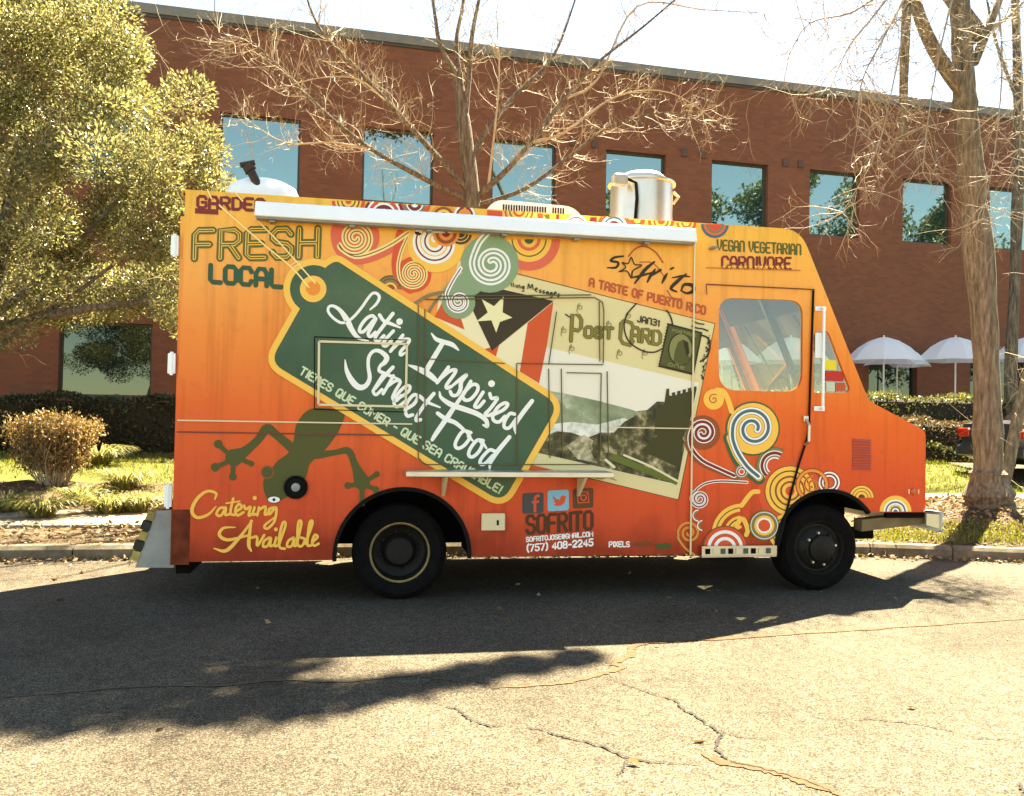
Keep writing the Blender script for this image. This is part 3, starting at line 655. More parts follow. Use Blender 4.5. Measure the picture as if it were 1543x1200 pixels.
b = MB(); dp = smooth_path([(1224, 438), (1222, 500), (1220, 560), (1218, 620), (1217, 650), (1210, 675), (1202, 700), (1190, 745), (1178, 795), (1168, 832)], 4)
for a, c_ in zip(dp, dp[1:]): px_strip(b, a, c_, 3.6, -.020, -.0145, BLACK)
b.build('door_gasket', truck)
b = MB(); X0, Z0 = S(1235, 466); X1, Z1 = S(1233, 616)
b.tube([(X0, -.07, Z0), (X1, -.07, Z1)], .012, WHITE, 10)
for X, Z in ((X0, Z0), (X1, Z1)): b.tube([(X, -.0145, Z), (X, -.075, Z)], .012, WHITE, 8); b.box(X - .05, X + .05, -.02, -.0145, Z - .02, Z + .02, WHITE, .002)
b.build('grab_handle', truck)
b = MB(); X, Z = S(1233, 525); b.box(X - .04, X + .02, -.03, -.008, Z - .09, Z + .13, WHITE, .008); b.build('mirror_bracket', truck)
b = MB(); X, Z = S(1213, 632); b.box(X - .022, X + .022, -.022, -.0145, Z - .02, Z + .03, STEEL, .003); X2, Z2 = S(1213, 665)
b.tube([(X, -.02, Z), (X + .005, -.06, Z - .05), (X2, -.06, Z2), (X2 - .01, -.02, Z2 - .03)], .011, STEEL, 8); b.build('door_handle', truck)
for k in range(12):
    b = MB(); xa, za = S(1284, 661 + k * 4.0); xb, zb = S(1312, 662 + k * 4.0)
    b.add([(xa, -.002, za), (xb, -.002, zb), (xb, -.014, zb - .014), (xa, -.014, za - .014), (xa, -.002, za - .016), (xb, -.002, zb - .016)], [(0, 3, 2, 1), (3, 4, 5, 2), (0, 4, 3), (1, 2, 5)], mat('louver_red', (196, 84, 62), .5)); b.build('louver', truck)
b = MB(); X, Z = S(1376, 741); b.lathe([(0, -.02), (.02, -.018), (.03, -.008), (.032, .0)], (X, -.001, Z), 'y', mat('marker_amber', (215, 90, 35), .25), 16)
for dx in (-.045, .045): b.box(X + dx - .006, X + dx + .006, -.012, -.001, Z - .02, Z + .02, CREAMT, .002)
b.build('marker_light', truck)
X, Z = S(446, 734); b = MB(); b.lathe([(.085, -.0145), (.088, -.03), (.078, -.035), (.068, -.017), (.03, -.0155), (0, -.0155)], (X, 0, Z), 'y', BLACK, 28); fc = b.build('fuel_filler', truck, smooth=True)
b = MB(); b.lathe([(.032, -.016), (.032, -.04), (.02, -.046), (0, -.046)], (X, 0, Z), 'y', GREYP, 16); b.build('fuel_cap', fc, smooth=True)
xa, za = S(725, 773); xb, zb = S(760, 799); b = MB(); b.box(xa, xb, -.034, -.0145, zb, za, CREAMT, .006); b.build('power_inlet_cover', truck)
b = MB(); X, Z = S(749, 787); b.box(X - .008, X + .008, -.04, -.034, Z - .02, Z + .02, DARK, .002); b.build('inlet_latch', truck)
for py, hgt in ((370, .15), (548, .15), (748, .16)):
    b = MB(); Z = S(262, py)[1]; b.box(XR - .055, XR - .002, .0, .03, Z - hgt / 2, Z + hgt / 2, WHITE, .004); b.tube([(XR - .028, .0, Z - hgt / 2 - .01), (XR - .028, .0, Z + hgt / 2 + .01)], .012, WHITE, 8); b.build('door_hinge', truck)
b = MB(); b.box(XR + .0, XR + .13, -.003, .0, S(280, 845)[1] - .03, S(280, 768)[1], mat('rust_patch', (112, 48, 26), .7, var=.35, scale=12, spec=.15)); b.build('rust_plate', truck)
# rear step bumper: grey wedge plates with worn yellow tread between
ps = [S(259, 858), S(200, 858), S(232, 772), S(262, 770)]
for y0 in (.06, W2 - .10):
    b = MB(); b.plate([(p[0], p[1]) for p in ps][::-1], [], y0, y0 + .04, GREYP); b.build('step_side', truck)
z0, z1 = ps[1][1], ps[2][1]
for k in range(5):
    t0, t1 = .12 + k * .175, .12 + (k + .86) * .175; A = Vector((ps[1][0] + (ps[2][0] - ps[1][0]) * t0, z0 + (z1 - z0) * t0)); B_ = Vector((ps[1][0] + (ps[2][0] - ps[1][0]) * t1, z0 + (z1 - z0) * t1))
    nn_ = Vector((-(B_ - A).y, (B_ - A).x)).normalized() * (.05 + .012 * (k % 2)); b = MB()
    b.plate([tuple(A + Vector((.004, 0))), tuple(B_ + Vector((.004, 0))), tuple(B_ + nn_), tuple(A + nn_)][::-1], [], .05, W2 - .06, RUST if k % 2 == 0 else mat('tread_black', (48, 42, 30), .8, var=.3, scale=10)); b.build('step_tread', truck)
b = MB(); b.box(XR + .02, XR + .12, .1, W2 - .1, .22, skirt_r + .1, DARK); b.build('rear_sill', truck)
# front bumper on frame horns
zb0, zb1 = S(1400, 806)[1] - .02, S(1400, 775)[1]
for y0 in (.05, W2 - .25):
    b = MB(); b.add([(4.25, y0, .5), (4.85, y0, .56), (4.85, y0 + .12, .56), (4.25, y0 + .12, .5), (4.25, y0, .60), (4.85, y0, .655), (4.85, y0 + .12, .655), (4.25, y0 + .12, .60)], [(0, 3, 2, 1), (4, 5, 6, 7), (0, 1, 5, 4), (1, 2, 6, 5), (2, 3, 7, 6), (3, 0, 4, 7)], mat('frame_horn', (120, 100, 66), .7, var=.3, scale=7)); b.build('frame_horn', truck)
b = MB(); pf = rounded([(4.80, .69), (4.98, .675), (4.965, .52), (4.99, .50), (4.985, .49), (4.94, .51), (4.95, .655), (4.80, .67)], .01, 2)
v = [(x_, -.02, z_) for x_, z_ in pf] + [(x_, W2 + .02, z_) for x_, z_ in pf]; n = len(pf)
b.add(v, [(i, (i + 1) % n, (i + 1) % n + n, i + n) for i in range(n)], WHITE); b.plate([(4.82, .66), (4.94, .65), (4.94, .53), (4.82, .56)][::-1], [], -.018, -.008, CREAMT); b.build('front_bumper', truck)
b = MB(); b.box(4.45, 4.815, .003, .04, .62, nose_z - .001, DARK); b.build('bumper_gap_filler', truck)
b = MB(); xa, za = S(1054, 822); xb, zb = S(1166, 836)
b.box(xa, xb, -.05, .3, zb - .01, zb + .004, STEEL, .003); b.box(xa, xb, -.05, -.045, zb + .004, za, STEEL)
b.build('cab_step', truck)
for k in range(9):
    b = MB(); X = xa + .03 + k * (xb - xa - .06) / 9; b.box(X, X + .04, -.056, -.0505, zb + .02, za - .02, (DARK, CREAMT, mat('step_green', (70, 84, 60), .6))[k % 3]); b.build('step_marking', truck)
# roof equipment
b = MB(); p = at(397, 273, .55); hd = p.z - 3.04; b.lathe([(.30, .0), (.30, hd * .45), (.26, hd * .75), (.17, hd * .94), (0, hd)], (p.x, .55, 3.04), 'z', WHITE, 32); b.build('roof_vent_dome', truck, smooth=True)
b = MB(); p0, p1, p2 = at(404, 296, .3), at(378, 258, .3), at(372, 250, .3); b.tube([(p0.x, .3, 3.03), tuple(p1)], .035, mat('sooty_pipe', (62, 44, 30), .8, var=.3, scale=20), 10); b.tube([tuple(p1), tuple(p2)], [.05, .04], MATS['sooty_pipe'], 10); b.tube([(p2.x - .05, .3, p2.z), (p2.x + .06, .3, p2.z + .03)], .022, MATS['sooty_pipe'], 8); b.build('exhaust_stack', truck)
xa, xb = at(722, 310, .35).x, at(884, 320, .35).x
b = MB(); pa = rounded([(xa, 3.04), (xb, 3.04), (xb - .12, 3.19), (xa + .12, 3.21)], [0, .03, .1, .1], 5); b.plate(pa, [], .3, .95, WHITE); ac = b.build('air_conditioner', truck, smooth=True)
for k in range(24):
    if k in (17, 18): continue
    X = xa + .19 + k * .022; b = MB(); b.box(X, X + .011, .294, .2995, 3.115, 3.17, DARK); b.build('vent_slot', ac)
pf = at(966, 325, .5); pw = (at(1010, 300, .5).x - at(921, 300, .5).x) / 2; pt = at(966, 266, .5 - .24).z
b = MB(); b.box(pf.x - pw * .9, pf.x + pw * .9, .5 - pw * .9, .5 + pw * .9, 3.03, 3.10, CREAMT, .01); b.lathe([(pw, 3.10), (pw, pt - .02), (pw * 1.09, pt - .015), (pw * 1.09, pt), (pw * .8, pt + .01), (pw * .78, pt + .05), (pw * .6, pt + .085), (0, pt + .10)], (pf.x, .5, 0), 'z', STEEL, 40); fan = b.build('exhaust_fan', truck, smooth=True)
b = MB(); q = at(936, 272, .5 - pw); b.box(q.x - .07, q.x + .05, .5 - pw - .04, .5 - pw * .8, q.z - .04, q.z + .05, GREYP, .01); b.build('junction_box', fan)
b = MB(); b.tube([(q.x + .05, .5 - pw - .02, q.z + .01), (q.x + .12, .5 - pw - .03, q.z - .02), (q.x + .13, .5 - pw - .03, q.z - .15), (q.x + .12, .5 - pw - .02, 3.06)], .014, BLACK, 8); b.build('conduit', fan)
b = MB(); b.tube([(pf.x + pw * 1.02, .45, pt - .06), (pf.x + pw * 1.2, .45, pt - .10), (pf.x + pw * 1.02, .45, pt - .16)], .014, STEEL, 6); b.build('lid_clip', fan)
# notices behind the quarter window
for c4, rgb in ((((1241, 542), (1261, 543), (1261, 558), (1240, 557)), (248, 222, 50)), (((1245, 559), (1272, 560), (1272, 575), (1245, 574)), (205, 40, 30)), (((1246, 576), (1259, 576), (1259, 590), (1246, 590)), (205, 215, 190)), (((1260, 577), (1274, 577), (1275, 590), (1260, 590)), (205, 88, 40)), (((1261, 567), (1271, 567), (1271, 573), (1261, 573)), (240, 238, 232))):
    b = MB(); b.plate([S(*q) for q in c4][::-1], [], .0075 if rgb[0] < 239 or rgb[1] > 240 else .0085, .0105, mat('notice_%d_%d' % rgb[:2], rgb, .6)); b.build('paper_notice', truck)

# ------------------------------------------------------------------ printed graphics on the side: thin vinyl layers
def C(name, rgb): return mat('print_' + name, rgb, .4, gain=1.0, spec=.2)
cCREAM, cYEL, cORG = C('cream', (250, 218, 142)), C('yellow', (250, 190, 84)), C('orange', (240, 140, 58))
cRED, cSAL, cMAR, cBRN, cOLV = C('red', (222, 84, 50)), C('salmon', (226, 104, 78)), C('maroon', (128, 46, 44)), C('brown', (92, 66, 34)), C('olive', (96, 96, 42))
cWHT, cSAGE, cSLATE, cGRN, cDGRN = C('white', (240, 236, 228)), C('sage', (134, 156, 118)), C('slate', (76, 104, 112)), C('green', (66, 94, 62)), C('dark_green', (48, 84, 58))
cBLK, cRUSTB, cGREYO, cLIZ, cPALE = C('ink', (52, 44, 26)), C('rust_brown', (150, 78, 42)), C('grey_olive', (136, 118, 78)), C('lizard', (80, 80, 36)), C('pale', (205, 214, 172))
cBRICK, cPOST, cBLUE, cDSL = C('brick_text', (186, 86, 52)), C('postcard', (222, 204, 150)), C('sky_blue', (120, 180, 205)), C('slate_ink', (70, 72, 72))
LAY = lambda k: -(.002 + .001 * k)
class Dec(MB):
    """flat print, drawn in photo pixels and laid on the side panel; cut away inside the wheel arches and above the roof edge"""
    def __init__(s, clip=False): super().__init__(); s.clip = clip; s.e = 0
    def P(s, q, k): x_, z_ = S(q[0], q[1]); return (x_, LAY(k) - (s.e % 45) * 2e-5, z_)
    def add(s, *a): s.e += 1; return MB.add(s, *a)
    def inarch(s, q):
        x_, z_ = S(*q)
        return math.hypot(x_ - FA[0], z_ - FA[1]) < FR - .004 or math.hypot(x_ - RA[0], z_ - RA[1]) < RR - .004 or z_ > 3.045 or (z_ < skirt_m and x_ > .9 and x_ < FA[0])
    def poly(s, pts, mt, k):
        tri = tessellate_polygon([[Vector((q[0], -q[1], 0)) for q in pts]]); f = []
        for a, b_, c_ in tri:
            cr = (pts[b_][0] - pts[a][0]) * -(pts[c_][1] - pts[a][1]) + (pts[b_][1] - pts[a][1]) * (pts[c_][0] - pts[a][0])
            f.append((a, b_, c_) if cr > 0 else (c_, b_, a))
        s.add([s.P(q, k) for q in pts], f, mt); return s
    def stroke(s, pts, wd, mt, k, sub=6, closed=False, cap=True):
        """pts [(x, y)] or [(x, y, width)]; wd scales"""
        pts = [(q[0], q[1], (q[2] if len(q) > 2 else 1.0)) for q in pts]
        path = smooth_path(pts, sub, closed) if sub > 1 else [np.array(q, float) for q in pts]
        if closed: path.append(path[0])
        N = len(path); L = []
        for i, q in enumerate(path):
            d = path[min(i + 1, N - 1)][:2] - path[max(i - 1, 0)][:2]
            if closed and i in (0, N - 1): d = path[1][:2] - path[N - 2][:2]
            d = d / (np.linalg.norm(d) + 1e-9); n_ = np.array([-d[1], d[0]]) * q[2] * wd / 2; L.append((q[:2] + n_, q[:2] - n_))
        for i in range(N - 1):
            q4 = [L[i][0], L[i + 1][0], L[i + 1][1], L[i][1]]
            if s.clip and s.inarch(sum(q4) / 4): continue
            s.add([s.P(q, k) for q in q4], [(0, 1, 2, 3)], mt)
        if cap and not closed:
            for e in (0, N - 1): s.disc(path[e][:2], path[e][2] * wd / 2, mt, k, 10)
        return s
    def disc(s, c, r_, mt, k, n=28, ry=None):
        if s.clip: return s.ring(c, .01, r_, mt, k)
        ry = ry or r_; v = [s.P((c[0] + r_ * math.cos(2 * math.pi * i / n), c[1] - ry * math.sin(2 * math.pi * i / n)), k) for i in range(n)]
        s.add(v, [tuple(range(n))], mt); return s
    def ring(s, c, r0, r1, mt, k, a0=0, a1=360, n=None):
        n = n or max(10, int(abs(a1 - a0) / 6)); nr = max(1, int((r1 - r0) / 3)) if s.clip else 1
        for i in range(n):
            for j in range(nr):
                ra, rb = r0 + (r1 - r0) * j / nr, r0 + (r1 - r0) * (j + 1) / nr; q4 = []
                for aa, rr in ((i, ra), (i, rb), (i + 1, rb), (i + 1, ra)):
                    t = R(a0 + (a1 - a0) * aa / n); q4.append(np.array([c[0] + rr * math.cos(t), c[1] - rr * math.sin(t)]))
                if s.clip and s.inarch(sum(q4) / 4): continue
                s.add([s.P(q, k) for q in q4], [(0, 1, 2, 3)], mt)
        return s
    def rings(s, c, bands, k, a0=0, a1=360):
        """bands [(outer radius, material)] from outside in; each reaches to the next"""
        for i, (r_, mt) in enumerate(bands):
            r_in = bands[i + 1][0] if i + 1 < len(bands) else .01
            if mt: s.ring(c, r_in, r_, mt, k, a0, a1)
        return s
    def swirl(s, c, r0, r1, turns, a0, layers, k, tail=(), cw=False):
        """spiral path from tail points to outside radius r0 and in to r1; layers [(width, material)]"""
        n = int(turns * 16); sp = []
        for i in range(n + 1):
            t = i / n; a = R(a0) + (-1 if cw else 1) * 2 * math.pi * turns * t; r_ = r0 + (r1 - r0) * t; sp.append((c[0] + r_ * math.cos(a), c[1] - r_ * math.sin(a)))
        path = list(tail) + sp
        for i, (wd, mt) in enumerate(layers): s.stroke(path, wd, mt, k + i, 3)
        return s
    def done(s, name): return s.build(name, side)
# stroke alphabet on a 0.62 x 1 cell
AB = {
 'A': [[(0, 0), (0, .72), (.16, 1), (.46, 1), (.62, .72), (.62, 0)], [(0, .4), (.62, .4)]],
 'B': [[(0, 0), (0, 1), (.44, 1), (.58, .88), (.58, .64), (.44, .53), (0, .53)], [(.44, .53), (.62, .40), (.62, .14), (.46, 0), (0, 0)]],
 'C': [[(.62, .78), (.5, 1), (.14, 1), (0, .84), (0, .16), (.14, 0), (.5, 0), (.62, .22)]],
 'D': [[(0, 0), (0, 1), (.42, 1), (.62, .8), (.62, .2), (.42, 0), (0, 0)]],
 'E': [[(.6, 1), (.12, 1), (0, .88), (0, .12), (.12, 0), (.6, 0)], [(0, .5), (.48, .5)]],
 'F': [[(.6, 1), (.12, 1), (0, .86), (0, 0)], [(0, .5), (.48, .5)]],
 'G': [[(.62, .8), (.5, 1), (.14, 1), (0, .84), (0, .16), (.14, 0), (.5, 0), (.62, .16), (.62, .48), (.34, .48)]],
 'H': [[(0, 0), (0, 1)], [(.62, 0), (.62, 1)], [(0, .5), (.62, .5)]], 'I': [[(.08, 0), (.08, 1)]],
 'J': [[(.5, 1), (.5, .16), (.38, 0), (.12, 0), (0, .16)]], 'K': [[(0, 0), (0, 1)], [(.6, 1), (0, .42)], [(.2, .58), (.62, 0)]],
 'L': [[(0, 1), (0, .12), (.12, 0), (.58, 0)]], 'M': [[(0, 0), (0, 1), (.38, .4), (.76, 1), (.76, 0)]], 'N': [[(0, 0), (0, .84), (.14, 1), (.48, 1), (.62, .84), (.62, 0)]],
 'O': [[(0, .16), (0, .84), (.14, 1), (.48, 1), (.62, .84), (.62, .16), (.48, 0), (.14, 0), (0, .16)]], 'P': [[(0, 0), (0, 1), (.46, 1), (.62, .86), (.62, .58), (.46, .44), (0, .44)]],
 'Q': [[(0, .16), (0, .84), (.14, 1), (.48, 1), (.62, .84), (.62, .16), (.48, 0), (.14, 0), (0, .16)], [(.4, .25), (.64, -.05)]], 'R': [[(0, 0), (0, 1), (.46, 1), (.62, .86), (.62, .62), (.46, .48), (0, .48)], [(.3, .48), (.62, 0)]],
 'S': [[(.6, .82), (.46, 1), (.14, 1), (0, .86), (0, .66), (.14, .53), (.48, .47), (.62, .34), (.62, .14), (.48, 0), (.14, 0), (0, .18)]], 'T': [[(0, 1), (.64, 1)], [(.32, 1), (.32, 0)]],
 'U': [[(0, 1), (0, .16), (.14, 0), (.48, 0), (.62, .16), (.62, 1)]], 'V': [[(0, 1), (.05, .45), (.3, 0), (.57, .45), (.62, 1)]], 'X': [[(0, 0), (.6, 1)], [(0, 1), (.6, 0)]],
 '0': [[(0, .16), (0, .84), (.14, 1), (.44, 1), (.58, .84), (.58, .16), (.44, 0), (.14, 0), (0, .16)]], '1': [[(0, .8), (.18, 1), (.18, 0)]], '2': [[(0, .8), (.14, 1), (.44, 1), (.58, .82), (.58, .6), (0, .06), (0, 0), (.6, 0)]],
 '3': [[(0, .9), (.14, 1), (.44, 1), (.56, .86), (.56, .64), (.4, .52), (.2, .52)], [(.4, .52), (.58, .38), (.58, .14), (.44, 0), (.14, 0), (0, .12)]], '4': [[(.46, 0), (.46, 1), (0, .34), (0, .28), (.62, .28)]], '5': [[(.56, 1), (.06, 1), (0, .55), (.42, .58), (.58, .42), (.58, .16), (.44, 0), (.12, 0), (0, .14)]],
 '7': [[(0, 1), (.58, 1), (.2, 0)]], '8': [[(.16, .53), (.04, .66), (.04, .86), (.16, 1), (.44, 1), (.56, .86), (.56, .66), (.44, .53), (.16, .53), (0, .38), (0, .14), (.14, 0), (.46, 0), (.6, .14), (.6, .38), (.44, .53)]],
 '-': [[(.04, .45), (.42, .45)]], '!': [[(.08, 1), (.08, .34)], [(.08, .08), (.08, .0)]], '.': [[(.06, .06), (.06, 0)]], '(': [[(.24, 1.12), (.06, .8), (.06, .2), (.24, -.12)]], ')': [[(.04, 1.12), (.22, .8), (.22, .2), (.04, -.12)]],
 '@': [[(.5, .3), (.3, .25), (.2, .5), (.3, .72), (.5, .7), (.5, .3), (.7, .3), (.72, .7), (.5, 1), (.2, 1), (0, .7), (0, .25), (.2, 0), (.6, 0)]]}
def adv(ch):
    if ch == ' ': return .55
    return max(q[0] for l in AB[ch] for q in l) + .26
def text(d, s_, p0, p1, h, passes, k, up=None, maxc=None):
    """fit the string on the baseline p0-p1, cap height h px; passes [(stroke px, material)]"""
    tot = sum(adv(c_) for c_ in s_) - .26; p0, p1 = np.array(p0, float), np.array(p1, float); ex = (p1 - p0) / tot
    eu = np.array(up, float) * h if up is not None else np.array([(p1 - p0)[1], -(p1 - p0)[0]]) / np.linalg.norm(p1 - p0) * h
    x_ = 0.0
    for ch in s_:
        if ch != ' ':
            for l in AB[ch]:
                pts = [tuple(p0 + ex * (x_ + a) + eu * b_) for a, b_ in l]
                for i, (wd, mt) in enumerate(passes): d.stroke(pts, wd, mt, k + i, 1)
        x_ += adv(ch)
    return d
def words(s_, p0, p1, h, passes, k, up=None):
    tot = sum(adv(c_) for c_ in s_) - .26; p0, p1 = np.array(p0, float), np.array(p1, float); x_ = 0.0
    perp = up if up is not None else tuple(np.array([(p1 - p0)[1], -(p1 - p0)[0]]) / np.linalg.norm(p1 - p0))
    for w_ in s_.split(' '):
        wl = sum(adv(c_) for c_ in w_) - .26; d = Dec(); a = p0 + (p1 - p0) * x_ / tot; b_ = p0 + (p1 - p0) * (x_ + wl) / tot
        text(d, w_, a, b_, h, passes, k, perp); d.done('lettering'); x_ += wl + .26 + adv(' ')
def zp(ox, oy, sc, pts): return [(ox + q[0] * sc, oy + q[1] * sc) + tuple(q[2:]) for q in pts]
def script(d, ox, oy, sc, strokes, wd, mt, k):
    for st in strokes:
        if len(st) == 3 and not isinstance(st[0], tuple): d.disc((ox + st[0] * sc, oy + st[1] * sc), st[2] * sc, mt, k)
        else: d.stroke(zp(ox, oy, sc, st), wd, mt, k, 7)

# ---- upper left lettering
d = Dec(); text(d, 'GARDEN', (298, 313), (398, 318), 17, [(5.0, cMAR)], 1, up=(.02, -1)); d.poly([(294, 314), (329, 316), (329, 324), (294, 322)], cMAR, 1); d.done('lettering')
d = Dec(); text(d, 'FRESH', (293, 390), (478, 387), 42, [(11.5, cOLV), (5.0, cYEL), (2.0, cOLV)], 1, up=(.03, -1)); d.done('lettering')
d = Dec(); text(d, 'LOCAL', (317, 425), (424, 433), 25, [(7.4, cDGRN)], 1, up=(.02, -1)); d.done('lettering')
words('VEGAN VEGETARIAN', (1081, 377), (1206, 384), 15, [(2.7, cOLV)], 1, up=(.0, -1))
d = Dec(); text(d, 'CARNIVORE', (1088, 404), (1191, 406), 17, [(3.6, cMAR)], 1, up=(.0, -1))
for k in range(13): d.poly([(1088 + k * 8, 401), (1094 + k * 8, 401), (1091 + k * 8, 406)], cYEL, 2)
d.done('lettering')
# ---- spiral ornaments behind the price tag (base layers low)
CB = [(7.5, cCREAM), (1.4, cBRN)]
d = Dec(); d.stroke([(618, 350), (596, 370), (565, 386), (535, 392), (512, 378), (505, 352), (512, 335)], 14, cSAL, 0, 5); d.disc((537, 357), 35, cSAL, 0)
d.swirl((536, 359), 27, 3, 2.4, 200, CB, 1, tail=[(616, 350), (590, 368), (560, 382), (535, 387), (515, 376)], cw=False); d.done('spiral_print')
d = Dec(); d.disc((623, 414), 27, cRED, 1); d.stroke([(603, 352), (598, 378), (596, 402), (602, 425), (618, 437)], 12, cRED, 1, 5)
d.swirl((623, 413), 22, 2, 2.6, 190, [(5.8, cCREAM), (1.2, cBRN)], 2, tail=[(614, 358), (605, 378), (600, 400)]); d.done('spiral_print')
d = Dec(); d.disc((657, 368), 43, cYEL, 3); d.swirl((657, 366), 31, 6, 1.9, 150, [(11, cWHT), (2.4, cMAR)], 4); d.rings((672, 352), [(20, cORG), (16, cRUSTB), (11, cORG), (6, cMAR)], 6, 180, 360); d.rings((694, 352), [(17, cBRN), (13, cCREAM), (12, cBRN), (8, cCREAM), (7, cBRN)], 5, 190, 350); d.done('spiral_print')
d = Dec(); d.rings((797, 361), [(47, cSAL), (34, cYEL), (26.5, cOLV), (24.5, cYEL), (17.5, cSAL), (12.5, cYEL), (7, cGRN)], 2, 180, 360); d.done('arch_print')
d = Dec(); d.rings((588, 436), [(21, cOLV), (18.5, cGREYO), (16, cMAR), (14.5, cGREYO), (10, cYEL), (7, cRUSTB)], 1, 0, 180); d.done('arch_print')
# ---- postcard with photograph
d = Dec(); d.poly([(690, 393), (775, 412), (1077, 488), (1022, 753), (870, 717), (640, 662)], cPOST, 0)
d.stroke([(775, 412), (1077, 488), (1022, 753), (872, 717)], 1.2, cBLK, 1, 1, cap=False); d.done('postcard')
ROCK = ramp_mat('print_rocks', [(.40, (.030, .026, .010)), (.52, (.10, .085, .03)), (.60, (.34, .27, .13)), (.68, (.62, .54, .36))], 9, rough=.4, bump=0)
SEA = ramp_mat('print_sea', [(.38, (.18, .22, .12)), (.55, (.30, .33, .20)), (.70, (.70, .68, .55))], 4, rough=.4, bump=0); SURF = ramp_mat('print_surf', [(.36, (.45, .45, .34)), (.55, (.80, .78, .68))], 9, rough=.4, bump=0)
d = Dec(); d.poly([(760, 510), (838, 527), (1053, 577), (1020, 731), (900, 704), (760, 670)], C('photo_sky', (232, 224, 205)), 1)
d.poly([(820, 588), (850, 593), (900, 604), (950, 617), (990, 632), (985, 655), (930, 662), (870, 665), (820, 650)], SEA, 2)
d.poly([(825, 640), (860, 636), (900, 640), (940, 630), (965, 640), (930, 652), (890, 662), (850, 660), (820, 662)], SURF, 3)
d.poly([(800, 668), (838, 650), (860, 652), (884, 660), (905, 652), (925, 652), (940, 636), (955, 628), (958, 620), (975, 618), (990, 605), (1003, 606), (1046, 600), (1020, 730), (900, 703), (800, 680)], ROCK, 4)
d.poly([(853, 672), (880, 655), (893, 664), (890, 682), (900, 698), (870, 692)], ramp_mat('print_pale_rocks', [(.36, (.10, .085, .035)), (.5, (.36, .30, .17)), (.64, (.66, .58, .40))], 16, rough=.4, bump=0), 5)
fort = [(1003, 592), (1004, 586), (1008, 586), (1008, 596)]
for k in range(5): fort += [(1012 + k * 8, 597 - k * 2.2), (1012 + k * 8, 592 - k * 2.2), (1017 + k * 8, 591 - k * 2.2), (1017 + k * 8, 596 - k * 2.2)]
d.poly(fort + [(1050, 583), (1038, 640), (1024, 668), (985, 655), (988, 622), (1000, 612)], C('fort', (66, 62, 30)), 5)
d.poly([(912, 690), (925, 684), (1020, 722), (1019, 731)], C('lawn_strip', (98, 106, 44)), 5)
d.stroke([(940, 686), (980, 703), (1022, 726)], 3.2, C('path', (222, 210, 170)), 6, 3); d.stroke([(912, 693), (925, 704)], 4, MATS['print_path'], 6, 1); d.poly([(985, 660), (1020, 645), (1030, 665), (1022, 705), (990, 690), (965, 680)], MATS['print_fort'], 6); d.done('postcard_photo')
# flag corner: dark triangle, cream star, red stripes
FL = C('flag_dark', (62, 48, 28))
d = Dec(); d.poly([(662, 440), (700, 420), (835, 455), (812, 580), (720, 540), (655, 500)], C('flag_white', (236, 220, 178)), 2)
d.poly([(834, 455), (795, 487), (783, 560), (812, 578), (824, 520)], C('flag_red', (212, 84, 42)), 3); d.poly([(668, 452), (687, 458), (700, 497), (655, 478)], MATS['print_flag_red'], 3); d.poly([(728, 527), (752, 520), (747, 538), (735, 535)], MATS['print_flag_red'], 3)
d.poly([(690, 421), (834, 454), (741, 529)], FL, 4)
d.poly([(600 + a * .2592, 270 + b_ * .2592) for a, b_ in ((612, 683), (606, 776), (663, 806), (590, 832), (569, 894), (541, 822), (454, 828), (520, 776), (484, 698), (556, 740))], C('star', (234, 222, 170)), 5); d.done('flag_print')
d = Dec(); d.disc((738, 398), 43.5, cSAGE, 5); d.stroke([(716, 432), (704, 438), (696, 430)], 22, cSAGE, 5, 4)
d.swirl((741, 399), 31, 6, 1.9, 150, [(9.5, cWHT), (2.6, cSAGE)], 6, tail=[(736, 350), (722, 366), (714, 384)]); d.done('spiral_print')
d = Dec(); d.disc((691, 456), 25, cSAGE, 6); d.stroke([(712, 415), (690, 425), (675, 440)], 16, cSAGE, 6, 4); d.swirl((691, 455), 16, 3, 1.9, 170, [(6.2, cWHT), (1.6, cMAR)], 7, tail=[(694, 405), (682, 424), (673, 443)]); d.stroke([(625, 458), (645, 446), (670, 440)], 5, cGREYO, 6, 4); d.stroke([(645, 472), (655, 456), (664, 446)], 4, cGREYO, 6, 4); d.done('spiral_print')
# postcard writing
d = Dec(); GOLD = C('gold_text', (132, 118, 50))
def serif(d, s_, p0, p1, h, wd, k): text(d, s_, p0, p1, h, [(wd + 1.4, cBLK), (wd, GOLD)], k, up=(.05, -1))
serif(d, 'P', (860, 514), (874, 517), 40, 4.6, 5); d.stroke([(852, 474), (858, 478), (862, 476)], 2, cBLK, 5, 4); serif(d, 'OST', (881, 508), (922, 510), 15, 4.2, 5); serif(d, 'C', (934, 516), (953, 522), 34, 4.2, 5); serif(d, 'ARD', (951, 513), (994, 520), 20, 4.0, 5)
for c_ in ((874, 463), (850, 498), (918, 489), (862, 525), (934, 532), (972, 532), (947, 476)): d.swirl(c_, 5, 1, 1.3, 100, [(1.0, cGREYO)], 5, tail=[(c_[0] - 4, c_[1] + 9), (c_[0] - 5, c_[1] + 4)])
d.done('lettering')
d = Dec(); text(d, 'JAN31', (960, 485), (992, 492), 9, [(2.0, cBLK)], 8, up=(.1, -1)); d.done('postmark_date'); d = Dec(); d.stroke([(958, 458), (944, 475), (940, 495), (948, 516), (968, 529), (985, 531), (997, 526)], 2.2, cBLK, 8, 6); d.done('postmark_arc'); d = Dec(); d.stroke([(1004, 468), (1010, 478), (1013, 490)], 2.2, cBLK, 8, 5); d.done('postmark_arc')
